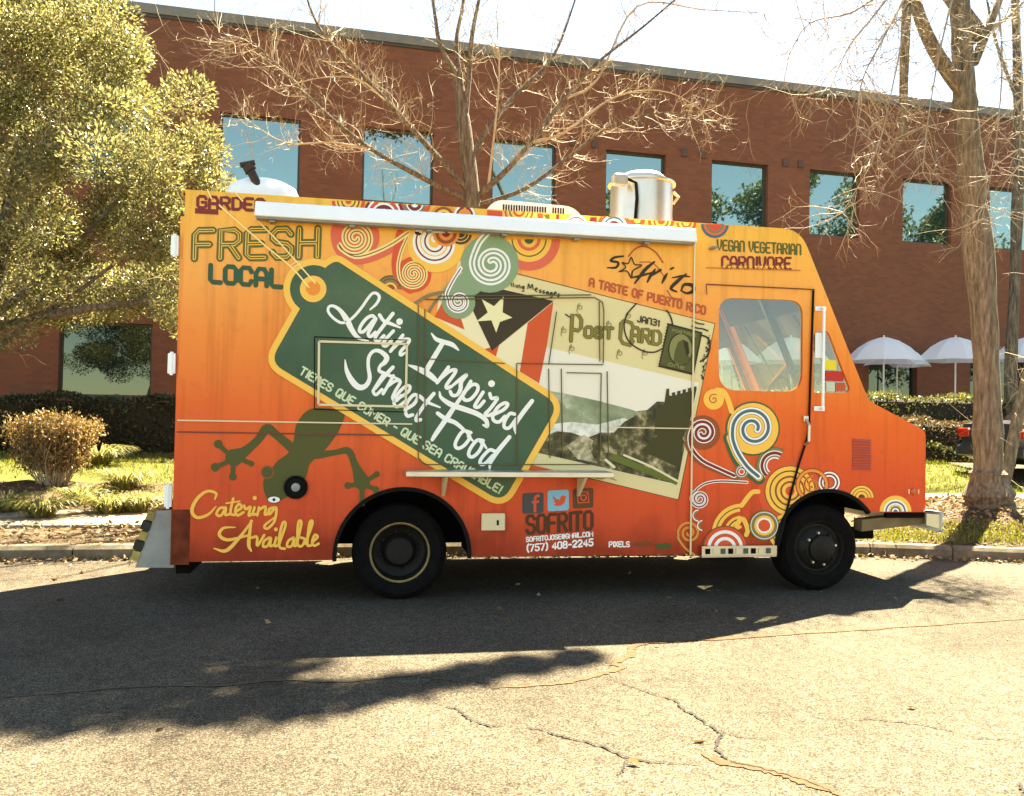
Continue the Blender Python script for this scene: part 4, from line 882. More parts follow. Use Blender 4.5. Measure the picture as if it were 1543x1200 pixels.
d = Dec(); hw_ = [[(630, 893), (638, 926)], [(652, 890), (660, 930)], [(680, 912), (684, 936)], [(702, 942), (700, 918), (720, 916), (724, 944)], [(756, 924), (740, 935), (755, 948), (766, 925), (762, 975), (745, 975)], [(805, 952), (815, 900), (832, 945), (852, 905), (862, 958)]]
for i, X in enumerate((885, 930, 965, 1002, 1042, 1085, 1122)):
    Yb = 962 + i * 8.5
    hw_.append([(X, Yb), (X + 22, Yb - 8), (X + 10, Yb - 20), (X - 4, Yb + 2), (X + 16, Yb + 20)] if i in (0, 5) else [(X + 16, Yb - 8), (X - 2, Yb), (X + 18, Yb + 14), (X - 2, Yb + 22)] if i in (1, 2, 6) else [(X + 18, Yb - 6), (X, Yb), (X + 2, Yb + 18), (X + 20, Yb - 2), (X + 20, Yb + (40 if i == 4 else 18)), (X + (2 if i == 4 else 24), Yb + (44 if i == 4 else 20))])
script(d, 680, 300, .14258, hw_, 1.5, cBLK, 9); d.stroke([(890, 718), (905, 722), (915, 719), (928, 724)], 1.2, cGREYO, 9, 3)
d.done('handwriting')
d = Dec(); ST, STL = C('stamp', (84, 84, 40)), C('stamp_light', (134, 130, 78))
d.poly([(1005, 487), (1058, 501), (1045, 566), (991, 553)], cBLK, 5); d.poly([(1008, 491), (1055, 503), (1043, 562), (994, 550)], ST, 6); d.disc((1025, 527), 19, cBLK, 7, 28, 25); d.disc((1025, 527), 17, STL, 8, 28, 23); d.poly([(1014, 545), (1016, 530), (1021, 516), (1029, 512), (1035, 520), (1033, 530), (1039, 540), (1036, 547), (1025, 550)], ST, 9); d.poly([(1028, 512), (1036, 516), (1038, 532), (1034, 538)], cBLK, 10)
text(d, 'ONE', (1006, 551), (1030, 557), 4, [(1.3, STL)], 8); text(d, 'POSTAGE', (1012, 500), (1048, 508), 4, [(1.2, STL)], 8)
for k in range(14): d.disc((1003.5 - k * 1.0, 491 + k * 4.6), 1.4, cPOST, 7, 8)
for k in range(26):
    yy = 506 + k * 2.6; d.disc((1069 - (k * .45) + rng.normal() * 1.5 - (4 if 10 < k < 16 else 0), yy), .8 + 1.6 * rng.random(), cBLK, 8, 7)
d.stroke([(1043, 484), (1052, 488), (1060, 489)], 2, cBLK, 8, 3); d.stroke([(1042, 492), (1050, 495), (1058, 496), (1066, 499)], 2.2, cBLK, 8, 3); d.stroke([(1055, 505), (1066, 510), (1069, 524), (1064, 538), (1055, 545)], 2.6, cBLK, 8, 5); d.done('stamp')

# ---- swing tag
base = [(476, 456), (490, 400), (507, 393), (838, 605), (760, 752), (408, 546), (448, 470)]
gp_ = rounded([(492, 402), (507, 393), (841, 610), (757, 757), (407, 546), (453, 464), (470, 440)], [4, 14, 22, 22, 22, 2, 2], 6)
def offset(pts, dd):
    out = []; N = len(pts); ar = sum(pts[i][0] * pts[(i + 1) % N][1] - pts[(i + 1) % N][0] * pts[i][1] for i in range(N)); sg = 1 if ar > 0 else -1
    for i in range(N):
        a = np.array(pts[(i + 1) % N]) - np.array(pts[i - 1]); a = a / (np.linalg.norm(a) + 1e-9); out.append((pts[i][0] + sg * a[1] * dd, pts[i][1] - sg * a[0] * dd))
    return out
TAGG = ramp_mat('print_tag_green', [(.3, (.030, .075, .036)), (.55, (.055, .105, .052)), (.75, (.10, .15, .065))], 1.1, rough=.4, bump=0)
d = Dec(); d.poly(offset(gp_, 9.5), cYEL, 8); d.disc((473, 436), 46, cYEL, 8); d.poly(gp_, TAGG, 9); d.disc((473, 436), 36, TAGG, 9)
d.disc((472, 436), 20, cYEL, 10); d.disc((472, 435), 11, cORG, 11); d.done('swing_tag')
d = Dec(); d.stroke([(313, 287), (319, 300)], 2.4, cCREAM, 11, 1); d.done('tag_string'); d = Dec(); d.stroke([(331, 310), (344, 322), (400, 371), (440, 404), (465, 433)], 2.4, cCREAM, 11, 4); d.done('tag_string'); d = Dec(); d.stroke([(354, 290), (366, 304)], 2.2, cCREAM, 11, 1); d.done('tag_string'); d = Dec(); d.stroke([(390, 335), (420, 365), (445, 393), (475, 427)], 2.2, cCREAM, 11, 4); d.stroke([(438, 401), (449, 394), (452, 398), (440, 404)], 1.6, cCREAM, 11, 3); d.done('tag_string')
d = Dec(); z1 = (480, 420, .14258)
script(d, *z1, [
 [(545, 330, .5), (610, 270, .8), (642, 205, .9), (618, 162, .9), (570, 160, .8), (520, 215, .8), (450, 315, .8), (350, 425, .8), (255, 470, .8), (170, 430, .8), (105, 355, .8), (112, 300, .8), (165, 295, .9), (235, 345, 1.2), (300, 440, 1.7), (350, 540, 1.5), (400, 610, 1.2), (460, 645, .7), (530, 660, .3)],
 [(605, 430), (565, 395), (500, 430), (442, 510), (435, 560), (475, 562), (535, 500), (600, 420)], [(606, 430), (545, 540), (525, 590), (550, 615), (600, 570)],
 [(785, 372, 1.1), (700, 480, 1.1), (612, 600), (600, 648), (640, 655), (690, 605)], [(645, 388, 1.1), (690, 450), (770, 482), (862, 520, .5)],
 [(790, 555), (705, 650), (680, 700), (715, 712), (770, 655)], (855, 457, 35), [(890, 600), (820, 690), (760, 770)], [(790, 735), (880, 655), (955, 645), (940, 690), (870, 770), (870, 808), (915, 785, .6)],
 [(280, 860, .3), (300, 980, 1.2), (360, 1090, 1.7), (430, 1150, 1.7), (500, 1132, 1.4), (540, 1050, 1.2), (525, 930, 1), (532, 830), (582, 768), (650, 770, 1.2), (718, 830, 1.5), (700, 885, 1.4), (652, 925, 1), (640, 975), (690, 1000)],
 [(785, 938, 1.1), (700, 1030, 1.1), (600, 1160)], [(640, 975, .8), (740, 1022), (862, 1068, .4)]], 5.2, cWHT, 10)
script(d, 250, 560, .2592, [[(1262, 20), (1215, 95), (1205, 118), (1222, 135), (1256, 105)], [(1322, 25), (1280, 100), (1262, 130)], [(1290, 85), (1335, 55), (1362, 62), (1330, 120), (1318, 155), (1338, 170), (1368, 140)], [(1362, 150), (1408, 118), (1418, 88), (1394, 86), (1348, 130), (1326, 182), (1346, 205), (1395, 170)]], 4.9, cWHT, 10)
z2 = (600, 500, .14258)
script(d, *z2, [
 [(80, 820), (165, 765), (205, 690), (165, 668), (100, 740), (75, 830), (95, 890), (150, 880)], [(375, 655, 1.1), (280, 770, 1.1), (200, 890), (190, 938), (235, 930)], [(225, 680), (300, 742), (440, 800, .5)],
 [(350, 20, .4), (400, 80, 1.1), (480, 110, 1.3), (570, 140, 1.3), (635, 195, .5)], [(475, 110, 1.3), (390, 250, 1.4), (290, 420, 1.5)], [(110, 355, .5), (220, 398, 1.5), (320, 450, 1.7), (390, 510, 1.3), (418, 545, .4)],
 [(530, 375), (470, 460, 1.1), (410, 540)], [(440, 500), (540, 420), (605, 405), (590, 450), (512, 560), (512, 597), (560, 580)], [(550, 590, .7), (640, 515), (722, 455, 1), (665, 530, 1.2), (655, 610, 1.2), (620, 668), (570, 672), (548, 632)],
 [(765, 525), (700, 640, 1.1), (610, 770, 1.1), (530, 905, 1)], [(690, 645), (780, 562), (836, 572), (832, 632), (765, 712), (705, 724), (680, 690)], [(895, 640), (825, 750), (808, 792), (850, 795), (905, 735)], (984, 550, 36),
 [(965, 655), (985, 705), (1045, 705), (965, 820), (918, 868), (955, 885), (1010, 860)], [(1010, 875), (1110, 825), (1155, 770), (1120, 755), (1050, 800), (998, 890), (1012, 942), (1065, 952), (1125, 895)], [(1230, 872), (1175, 868), (1122, 950), (1120, 1010), (1172, 1014), (1250, 915)], [(1412, 732, 1.2), (1305, 870, 1.3), (1232, 990, 1.1), (1236, 1080, .3)],
 [(435, 638, .5), (455, 700, 1), (560, 772, 1.5), (700, 820, 1.5), (830, 868, 1.4), (920, 930, 1.3), (938, 1000, 1.1), (895, 985, .5)], [(415, 862, 1.1), (500, 922, 1.3), (600, 962, 1.2), (685, 1030, 1)], [(595, 790, 1.3), (490, 945, 1.4), (400, 1075, 1.3), (358, 1142, 1)]], 5.3, cWHT, 10)
script(d, 620, 580, .14258, [[(625, 505), (545, 490), (482, 570), (460, 640), (492, 672), (555, 640), (612, 562), (590, 505)], [(600, 545), (645, 590, .6)], [(755, 590), (690, 588), (622, 670), (602, 740), (642, 762), (705, 712), (745, 632), (720, 588)], [(745, 605), (790, 670, .6)], [(875, 700), (820, 690), (742, 770), (722, 830), (772, 834), (855, 750)], [(1032, 552, 1.2), (900, 712, 1.3), (832, 822, 1.1), (824, 882, .6)]], 5.3, cWHT, 10)
d.done('lettering')
words('TIENES QUE COMER - QUE SEA CRAVEABLE!', (451, 563), (751, 743), 11.5, [(2.9, cPALE)], 11)
# ---- truck name at the right and its motto
d = Dec(); d.stroke(zp(860, 240, .2592, [(335, 565), (375, 522), (430, 508), (490, 540), (535, 600)]), 2.4, cBRICK, 1, 6); d.done('lettering_flourish'); d = Dec(); d.stroke(zp(860, 240, .2592, [(560, 765), (590, 805), (645, 815)]), 1.8, cBRICK, 1, 5); d.done('lettering_flourish'); d = Dec(); d.stroke(zp(860, 240, .2592, [(400, 600), (460, 600), (500, 625), (540, 680)]), 1.6, cBRICK, 1, 5); d.done('lettering_flourish'); d = Dec()
for lt in [[(305, 565, .7), (255, 572), (232, 592), (275, 602), (262, 630), (212, 632, .5)], [(280, 655, .5), (325, 652, .5), (352, 692, .6), (360, 650, .6), (412, 618, .5), (370, 612, .5), (350, 572, .5), (332, 608, .5), (298, 602, .5), (318, 630, .5), (280, 655, .5)], [(485, 598, .8), (430, 645, 1.5), (372, 722, .7)], [(350, 690, .5), (400, 680), (490, 655, .6)], [(490, 640, .6), (465, 675, 1.2), (445, 715, .7)], [(460, 685, .5), (520, 645, 1.2)], [(560, 665, .6), (545, 690, 1.3), (530, 722, .6)], [(580, 640, .8), (595, 632, .8)], [(670, 668, .6), (620, 710, 1.5), (582, 752, 1.2), (615, 772, .6)], [(590, 690, .5), (650, 680, 1), (690, 684, .5)], [(640, 765, .6), (660, 730, 1.2), (705, 735, 1.6), (712, 765, 1.6), (675, 780, 1), (640, 765, .6)]]:
    d = Dec(); script(d, 860, 240, .2592, [lt], 3.6, cBLK, 2 + (len(lt) % 3)); d.done('letter')
words('A TASTE OF PUERTO RICO', (888, 431), (1062, 474), 11.5, [(3.2, cBRICK)], 1, up=(.08, -1))
# ---- catering script
d = Dec(); script(d, 250, 560, .2592, [
 [(285, 742, .6), (292, 708), (240, 696), (182, 740, 1.3), (152, 808, 1.4), (182, 848, 1.2), (245, 832), (292, 785, .5)]], 4.0, cYEL, 4); d.done('lettering'); d = Dec(); script(d, 250, 560, .2592, [[(348, 790), (312, 796), (295, 830), (322, 836), (350, 792), (346, 832), (372, 828)], [(392, 738), (376, 820), (398, 834)], [(350, 766, .6), (430, 754, .6)], [(402, 815), (440, 792), (426, 770), (405, 800), (416, 836), (452, 818)], [(455, 780), (466, 800), (492, 786), (482, 835), (502, 828)], [(516, 790), (506, 830), (527, 828)], (517, 735, 12),
 [(542, 790), (532, 836)], [(540, 804), (580, 786), (576, 830), (597, 824)], [(632, 790), (602, 800), (602, 830), (642, 790, 1), (632, 868), (592, 912), (575, 895), (645, 838, .5)],
], 4.0, cYEL, 4)
d.done('lettering'); d = Dec(); script(d, 250, 560, .2592, [
 [(405, 905, .4), (335, 910), (312, 950, 1.3), (362, 978, 1.2), (480, 952, .8)], [(502, 868, .8), (432, 960, 1.2), (352, 1040, 1.4), (280, 1028, .5)], [(496, 868), (482, 1000, 1.4), (496, 1042, .8)],
 [(500, 965), (530, 962), (532, 1012), (572, 950)], [(602, 965), (572, 985), (566, 1016), (592, 1012), (612, 966), (606, 1012), (628, 1008)], [(642, 965), (632, 1012), (652, 1010)], (640, 917, 11), [(660, 1000), (696, 892), (680, 880), (660, 960), (662, 1020), (692, 1030)], [(742, 965), (712, 985), (706, 1016), (732, 1012), (748, 966), (746, 1012), (766, 1006)], [(762, 1000), (788, 882), (770, 880), (766, 1000), (792, 1012), (808, 975), (786, 965)], [(812, 1000), (852, 882), (836, 880), (822, 1000), (842, 1012)], [(852, 992), (882, 962), (866, 950), (850, 990), (862, 1012), (888, 1000)]], 4.0, cYEL, 4)
d.done('lettering')
# ---- lizard
d = Dec(); z = (250, 560, .2592); q = zp(*z, [(850, 215), (1030, 235), (1012, 330), (962, 410), (915, 465), (862, 512), (832, 545), (815, 612), (762, 682), (690, 738), (622, 758), (580, 722), (566, 640), (606, 578), (650, 520), (715, 470), (742, 405), (762, 300)])
d.poly([tuple(a) for a in smooth_path(q, 4, True)], cLIZ, 1); d.disc((250 + 590 * .2592, 560 + 585 * .2592), 10, cRUSTB, 2, 24, 10); d.disc((250 + 590 * .2592, 560 + 585 * .2592), 8, cLIZ, 3, 24, 8); d.disc((413, 753), 10, cBLK, 5, 24, 5.6); d.disc((413, 753), 9, cWHT, 6, 24, 4.6); d.disc((413, 753), 2.4, cBLK, 7, 12)
d.stroke(zp(*z, [(740, 450, 1.3), (650, 375, 1.0), (588, 332, 1.2), (540, 392, 1.0), (465, 460, 1.2), (395, 500, 2.2)]), 12, cLIZ, 2, 6); d.stroke(zp(*z, [(880, 485, 1.0), (980, 472, .7), (1060, 462, .9), (1098, 540, .9), (1140, 645, 2.0)]), 12, cLIZ, 2, 6)
for a, b_, r_ in (((395, 500), (305, 422), 25), ((390, 505), (287, 556), 25), ((392, 510), (390, 612), 22), ((420, 495), (497, 536), 17), ((1140, 645), (1225, 597), 18), ((1140, 645), (1220, 686), 20), ((1135, 645), (1058, 663), 20), ((1140, 655), (1140, 765), 18)):
    a, b_ = zp(*z, [a, b_]); d.stroke([a, ((a[0] + b_[0]) / 2, (a[1] + b_[1]) / 2 + 1), b_], 7, cLIZ, 3, 4); d.disc(b_, r_ * .2592, cLIZ, 3)
d.done('lizard_print')
# ---- address block
def rrect(x0, y0, x1, y1, r_, sk=0): return rounded([(x0, y0 + sk), (x1, y0 - sk * 0), (x1, y1), (x0, y1 + sk)], r_, 4)
d = Dec(); d.poly(rrect(787, 742, 819, 773, 4, 1.5), cDSL, 1); d.stroke([(813, 747), (808, 748), (806, 753), (806, 772)], 4, cRED, 2, 3, cap=False); d.stroke([(801, 757), (812, 756)], 3.4, cRED, 2, 1, cap=False); d.done('square_icon')
d = Dec(); d.poly(rrect(825, 738, 857, 769, 4, 1.5), cBLUE, 1); bd = [(833, 747), (838, 752), (843, 753), (845, 748), (849, 746), (851, 748), (854, 747), (852, 751), (851, 757), (846, 762), (839, 763), (833, 760), (837, 759), (834, 755), (836, 755), (833, 751)]; d.poly(bd, cRED, 2); d.done('square_icon')
d = Dec(); d.poly(rrect(863, 735, 894, 765, 4, 1.5), C('icon_brown', (98, 62, 38)), 1); d.stroke([(870, 742), (886, 741), (887, 757), (871, 758)], 2, cRED, 2, 1, True); d.ring((879, 750), 3, 5, cRED, 2); d.disc((884, 744), 1.4, cRED, 2, 8); d.done('square_icon')
d = Dec(); text(d, 'SOFRITO', (794, 804), (892, 797), 26, [(5.4, C('dark_brown', (84, 48, 28)))], 1, up=(0, -1)); d.done('lettering')
d = Dec(); text(d, 'SOFRITOJOSE@GMAIL.COM', (793, 816.5), (893, 808), 6.6, [(1.7, cWHT)], 1, up=(0, -1)); d.done('lettering')
words('(757) 408-2245', (794, 831), (893, 822), 9.6, [(2.6, cWHT)], 1, up=(0, -1))
d = Dec(); text(d, 'PIXELS', (918, 824), (948, 824), 7.5, [(2.0, cWHT)], 1, up=(0, -1)); d.done('lettering'); d = Dec(); text(d, 'PRINTS', (955, 824), (982, 824), 7, [(1.9, C('smudge', (128, 70, 38)))], 1, up=(0, -1)); d.done('lettering'); d = Dec(); d.poly(rounded([(985, 820), (1010, 818), (1014, 826), (990, 829)], 3, 4), cLIZ, 1); d.done('smudge')
# ---- serving window outlines (thin rubber seams over the print)
SEAM = C('seam', (92, 80, 48))
for pts in ([(630, 460), (630, 690), (640, 700), (905, 700)], [(640, 452), (895, 449), (907, 456), (909, 470), (908, 548)], [(660, 447), (890, 445)], [(640, 466), (640, 680)], [(778, 548), (908, 550)], [(778, 548), (778, 700)], [(640, 541), (760, 548)], [(826, 556), (828, 690)], [(845, 556), (847, 690)], [(853, 562), (905, 563), (903, 690)], [(902, 455), (903, 545)], [(838, 470), (826, 550)], [(914, 560), (916, 692)]):
    b = MB()
    for p_, q_ in zip(pts, pts[1:]): px_strip(b, p_, q_, 1.5, -.020, -.0145, SEAM)
    b.build('hatch_seam', truck)
# ---- cab ornaments
d = Dec(True); d.disc((1190, 742), 48, cRED, 0); d.rings((1190, 740), [(38, cBRN), (37, cYEL), (31, cBRN), (29, cYEL), (23, cRUSTB), (20, cYEL), (15, cRUSTB), (12, cYEL), (7, cRED)], 2); d.done('ring_print')
d = Dec(True); d.rings((1187, 803), [(29, cYEL), (24, cRUSTB), (22, cYEL), (17, cRUSTB), (15, cYEL), (11, cBRN), (9, cORG)], 3); d.done('ring_print')
d = Dec(True); d.rings((1249, 727), [(17, cMAR), (16, cWHT), (13.5, cMAR), (11, cWHT), (8.5, cMAR), (7, cRED)], 3); d.done('ring_print')
d = Dec(True); d.ring((1223, 731), 19.5, 24, cORG, 6); d.ring((1223, 731), 24, 25, cMAR, 6); d.ring((1223, 731), 18.5, 19.5, cMAR, 6); d.swirl((1223, 731), 13, 3, 1.5, 90, [(3.4, cORG), (1.0, cMAR)], 6); d.done('ring_print')
d = Dec(True); d.rings((1298, 750), [(19, cBRN), (18, cYEL), (14.5, cBRN), (13.5, cYEL), (10, cBRN), (9, cYEL), (5, cBRN)], 1, 0, 180); d.done('arch_print')
d = Dec(True); d.rings((1349, 771), [(24, cYEL), (18, cWHT), (15.5, cSLATE), (13, cWHT), (10.5, cYEL), (8, cSLATE), (5.5, cWHT), (3, cSLATE)], 1, 0, 180); d.done('arch_print')
d = Dec(); d.swirl((1075, 602), 8, 1, 1.3, 60, [(1.6, cBRICK)], 4); d.disc((1075, 602), 15.5, cYEL, 3); d.stroke([(1080, 588), (1090, 591), (1097, 604), (1102, 620)], 8, cYEL, 3, 6); d.done('spiral_print')
d = Dec(); d.disc((1059, 652), 26, cRUSTB, 2); d.stroke([(1038, 645), (1035, 664), (1044, 684), (1060, 698), (1082, 708), (1108, 718)], 11, cRUSTB, 2, 5)
d.swirl((1059, 652), 18, 4, 1.9, 175, [(7.2, cWHT), (4.2, cMAR)], 3, tail=[(1106, 717), (1082, 706), (1058, 694), (1042, 676), (1039, 660)], cw=True); d.done('spiral_print')
d = Dec(); d.disc((1134, 646), 41, cGRN, 3); d.stroke([(1098, 660), (1110, 690), (1126, 708), (1144, 722)], 17, cGRN, 3, 5); d.disc((1134, 646), 38.5, cYEL, 4); d.stroke([(1100, 660), (1112, 688), (1128, 706), (1143, 719)], 12, cYEL, 4, 5)
d.swirl((1134, 646), 31, 7, 1.55, 185, [(11.5, cGRN), (10.2, cWHT), (4.6, cSLATE)], 5, tail=[(1142, 718), (1126, 704), (1112, 684), (1104, 664)], cw=True); d.done('spiral_print')
d = Dec(True); d.rings((1167, 702), [(28, cOLV), (27, cGREYO), (23, cWHT), (21.5, cMAR), (17, cWHT), (15.5, cGREYO), (13, cWHT), (11, cRED)], 1, 60, 230); d.done('arch_print')
d = Dec(); d.rings((1117, 711), [(10.5, cGREYO), (8, cWHT), (7, cMAR), (5, cWHT), (3.5, cRED)], 4); d.done('ring_print')
d = Dec(); d.swirl((1054, 752), 14, 3, 2.2, 110, [(4.6, cWHT), (2.0, cMAR)], 3, tail=[(1125, 727), (1085, 725), (1062, 729), (1050, 737)], cw=False); d.done('spiral_print')
d = Dec(); d.swirl((1038, 803), 17, 3, 2.0, 200, [(2.6, cYEL), (.8, cRUSTB)], 3, tail=[(1046, 836), (1032, 826), (1022, 812)], cw=True); d.done('spiral_print')
d = Dec(); d.rings((1151, 792), [(23, cOLV), (22, cGREYO), (20.5, cWHT), (19.5, cGREYO), (15, cYEL), (11.5, cWHT), (9, cRED)], 5); d.done('ring_print')
d = Dec(); d.rings((1118, 805), [(46, cYEL), (40.5, cBRN), (39, cYEL), (34, None), (28, cYEL), (24, cBRN), (22, cYEL), (17, None), (13, cYEL), (9, None)], 2, 95, 182); d.stroke([(1117, 762), (1132, 743), (1142, 741)], 7, cYEL, 2, 4); d.stroke([(1108, 801), (1113, 785), (1120, 783), (1126, 798), (1124, 806)], 7, cYEL, 3, 5); d.rings((1092, 826), [(34, cRUSTB), (32, cRED), (27, cWHT), (22, cRED), (17, cWHT), (12, cRED)], 6, 8, 172); d.done('arch_print')
d = Dec()
for c_, r_ in (((1052, 777), 9), ((1058, 792), 8)): d.ring(c_, r_ - 1.6, r_, cWHT, 3, 90, 270); d.ring(c_, r_ - 4, r_ - 1.6, cGREYO, 3, 90, 270)
d.done('arch_print')
# ---- roof rail ornaments above the awning
d = Dec(True)
RB = [(0, 0)]
def rail(x_, y_, bands, a0, a1): d.rings((x_, y_), bands, 1, a0, a1)
rail(525, 303, [(25, cRED), (20, cYEL), (17, cBRN), (15, cYEL), (11, cBRN), (9, cYEL), (5, cRED)], 180, 360); rail(578, 325, [(31, cMAR), (27, cWHT), (24, cRED), (19, cWHT), (16, cMAR), (10, cWHT), (6, cRED)], 0, 180); rail(625, 307, [(24, cRED), (17, cGREYO), (13, cWHT), (11, cMAR), (6, cWHT)], 180, 360)
rail(668, 328, [(20, cORG), (16, cRUSTB), (12, cYEL), (8, cRUSTB)], 0, 180); rail(700, 325, [(16, cWHT), (13, cMAR), (10, cORG)], 0, 180); d.poly([(734, 317), (757, 319), (757, 332), (734, 330)], cRED, 2); rail(782, 318, [(26, cYEL), (22, cRED), (19, cYEL), (15, cOLV), (13, cYEL), (9, cRED), (6, cYEL)], 180, 360); d.poly([(810, 322), (818, 323), (818, 336), (810, 335)], cRED, 2); d.poly([(819, 324), (828, 324), (828, 338)], cOLV, 2)
rail(868, 342, [(18, cWHT), (15, cMAR), (13, cWHT), (10, cYEL)], 0, 180); d.poly([(838, 324), (842, 324), (842, 338), (838, 338)], cMAR, 2); rail(925, 344, [(26, cRED), (20, cWHT), (17, cSLATE), (14, cWHT), (11, cMAR), (6, cWHT)], 0, 180); d.poly([(889, 328), (899, 328), (899, 342), (889, 341)], cMAR, 2); rail(960, 332, [(12, cRED), (8, cRUSTB), (5, cYEL)], 180, 360); rail(996, 333, [(20, cRED), (15, cYEL), (12, cRED), (9, cYEL), (6, cRED)], 180, 360); rail(1034, 336, [(15, cRED), (11, cYEL), (8, cRED), (5, cYEL)], 180, 360); rail(1077, 338, [(21, cSLATE), (17, cSAL), (14, cGREYO), (10, cRED)], 180, 360)
d.done('roof_rail_print')

# ------------------------------------------------------------------ trees
BARK = ramp_mat('bark', [(0.3, (0.0496, 0.0403, 0.0279)), (0.5, (0.1364, 0.1147, 0.0837)), (0.66, (0.2356, 0.2046, 0.155))], 26, rough=.95, bump=1.0, bdist=.08, stretch=(1, 1, .16))
TWIG = mat('twig_bark', (190, 174, 145), .7, var=.25, scale=6, gain=.62)
PBARK = ramp_mat('pale_bark', [(.3, (.075, .058, .038)), (.5, (.215, .17, .115)), (.66, (.36, .29, .20))], 26, rough=.95, bump=1.0, bdist=.08, stretch=(1, 1, .16))
def rv(): return Vector(rng.normal(size=3))
def grow(mb_, p, d, L, r_, lvl, up, kids, mt, wig=.22):
    """curving branch with side shoots"""
    n = 5 if lvl > 0 else 4; pts = [p.copy()]; d = d.normalized()
    for i in range(n):
        d = (d + rv() * wig + Vector((0, 0, up))).normalized(); pts.append(pts[-1] + d * (L / n))
    mb_.tube(pts, [r_ * (1 - .75 * i / n) for i in range(n + 1)], mt, 4 if lvl > 1 else 3, cap=False)
    if lvl > 0:
        for k in range(kids):
            i = 1 + int(rng.random() * (n - 1)); dd = (pts[i] - pts[i - 1]).normalized()
            side_ = dd.cross(rv()).normalized()
            grow(mb_, pts[i], dd * .55 + side_ * .8, L * (.35 + .3 * rng.random()), max(.0022, r_ * .5), lvl - 1, up, max(2, kids - 1), mt, wig)
def limb_path(pts): return [Vector(q) for q in smooth_path([tuple(at(px, py, Y)) for px, py, Y in pts], 5)]
def bare_tree(root, trunk_pts, trunk_r, limbs, up, tw, BARK=BARK):
    b = MB(); pts = [Vector(q) for q in smooth_path([tuple(p) for p in trunk_pts], 5)]; rad = np.interp(np.linspace(0, 1, len(pts)), np.linspace(0, 1, len(trunk_r)), trunk_r)
    b.tube(pts, [r_ * (1 + .07 * rng.normal()) for r_ in rad], BARK, 14); b.build('trunk', root, smooth=True)
    cr = MB()
    for lp, r0, r1, nsh, Ls in limbs:
        pts = limb_path(lp); N_ = len(pts); b = MB()
        b.tube(pts, [(r0 + (r1 - r0) * i / (N_ - 1)) * .82 for i in range(N_)], BARK if r0 > .035 else TWIG, 8); b.build('limb', root, smooth=True)
        for k in range(int(nsh * 3.0)):
            i = 1 + int((N_ - 1) * (.12 + .88 * rng.random())); i = min(i, N_ - 1); dd = (pts[i] - pts[i - 1]).normalized(); s_ = dd.cross(rv()).normalized()
            grow(cr, pts[i], dd * .5 + s_ + Vector((0, 0, .25 if up > 0 else -.1)), Ls * (.4 + .8 * rng.random()), .0052, 2, up, tw, TWIG)
    setp(cr.build('crown', root, smooth=True), kind='stuff')
ct = at(712, 600, 5.6); tz = T(ct.x, 5.6)
tree = thing('bare_tree', 'bare multi stemmed tree rising behind the middle of the truck roof', 'tree', (ct.x, 5.6, tz), 'leafless trees')
bare_tree(tree, [(ct.x, 5.6, tz - .1), at(713, 450, 5.6), at(712, 300, 5.6), at(700, 200, 5.6), at(690, 110, 5.6)], [.17, .14, .12, .10, .07], [
    ([(690, 115, 5.6), (664, 70, 5.5), (655, 20, 5.4), (640, -90, 5.3), (610, -260, 5.2)], .05, .012, 16, .8), ([(693, 120, 5.6), (688, 60, 5.7), (700, -20, 5.8), (690, -160, 5.9)], .05, .014, 10, .8), ([(700, 190, 5.6), (707, 110, 5.5), (712, 50, 5.4), (730, -40, 5.3), (760, -200, 5.2)], .06, .014, 12, .8),
    ([(708, 290, 5.6), (640, 215, 5.4), (590, 160, 5.2), (530, 95, 5.0), (480, 40, 4.9), (450, -40, 4.8)], .065, .012, 22, .8), ([(700, 300, 5.6), (640, 270, 5.3), (560, 225, 5.1), (490, 170, 4.9), (430, 110, 4.8), (380, 65, 4.7), (330, 50, 4.6)], .055, .008, 26, .75), ([(590, 160, 5.2), (540, 120, 5.0), (480, 118, 4.8), (420, 135, 4.7)], .02, .006, 10, .5),
    ([(560, 225, 5.1), (500, 215, 5.0), (430, 215, 4.9), (370, 180, 4.8)], .022, .006, 12, .55),
    ([(716, 300, 5.6), (760, 260, 5.4), (800, 215, 5.3), (850, 150, 5.2), (900, 95, 5.1), (970, 40, 5.0), (1040, -20, 4.9)], .06, .012, 24, .8), ([(718, 310, 5.6), (790, 285, 5.4), (860, 235, 5.2), (920, 190, 5.1), (1000, 170, 5.0), (1060, 180, 4.9)], .045, .008, 20, .65), ([(800, 215, 5.3), (850, 200, 5.2), (930, 145, 5.1), (1010, 140, 5.0), (1090, 190, 4.9)], .03, .006, 16, .6),
    ([(850, 150, 5.2), (900, 120, 5.2), (960, 10, 5.2), (1060, 15, 5.2), (1150, 20, 5.2)], .025, .006, 14, .6), ([(712, 230, 5.6), (770, 150, 5.8), (830, 90, 5.9), (860, 20, 6.0), (890, -80, 6.1)], .05, .01, 16, .8), ([(735, 285, 5.6), (745, 200, 5.3), (752, 110, 5.1), (748, 20, 5.0)], .025, .006, 10, .5)], .10, 3)

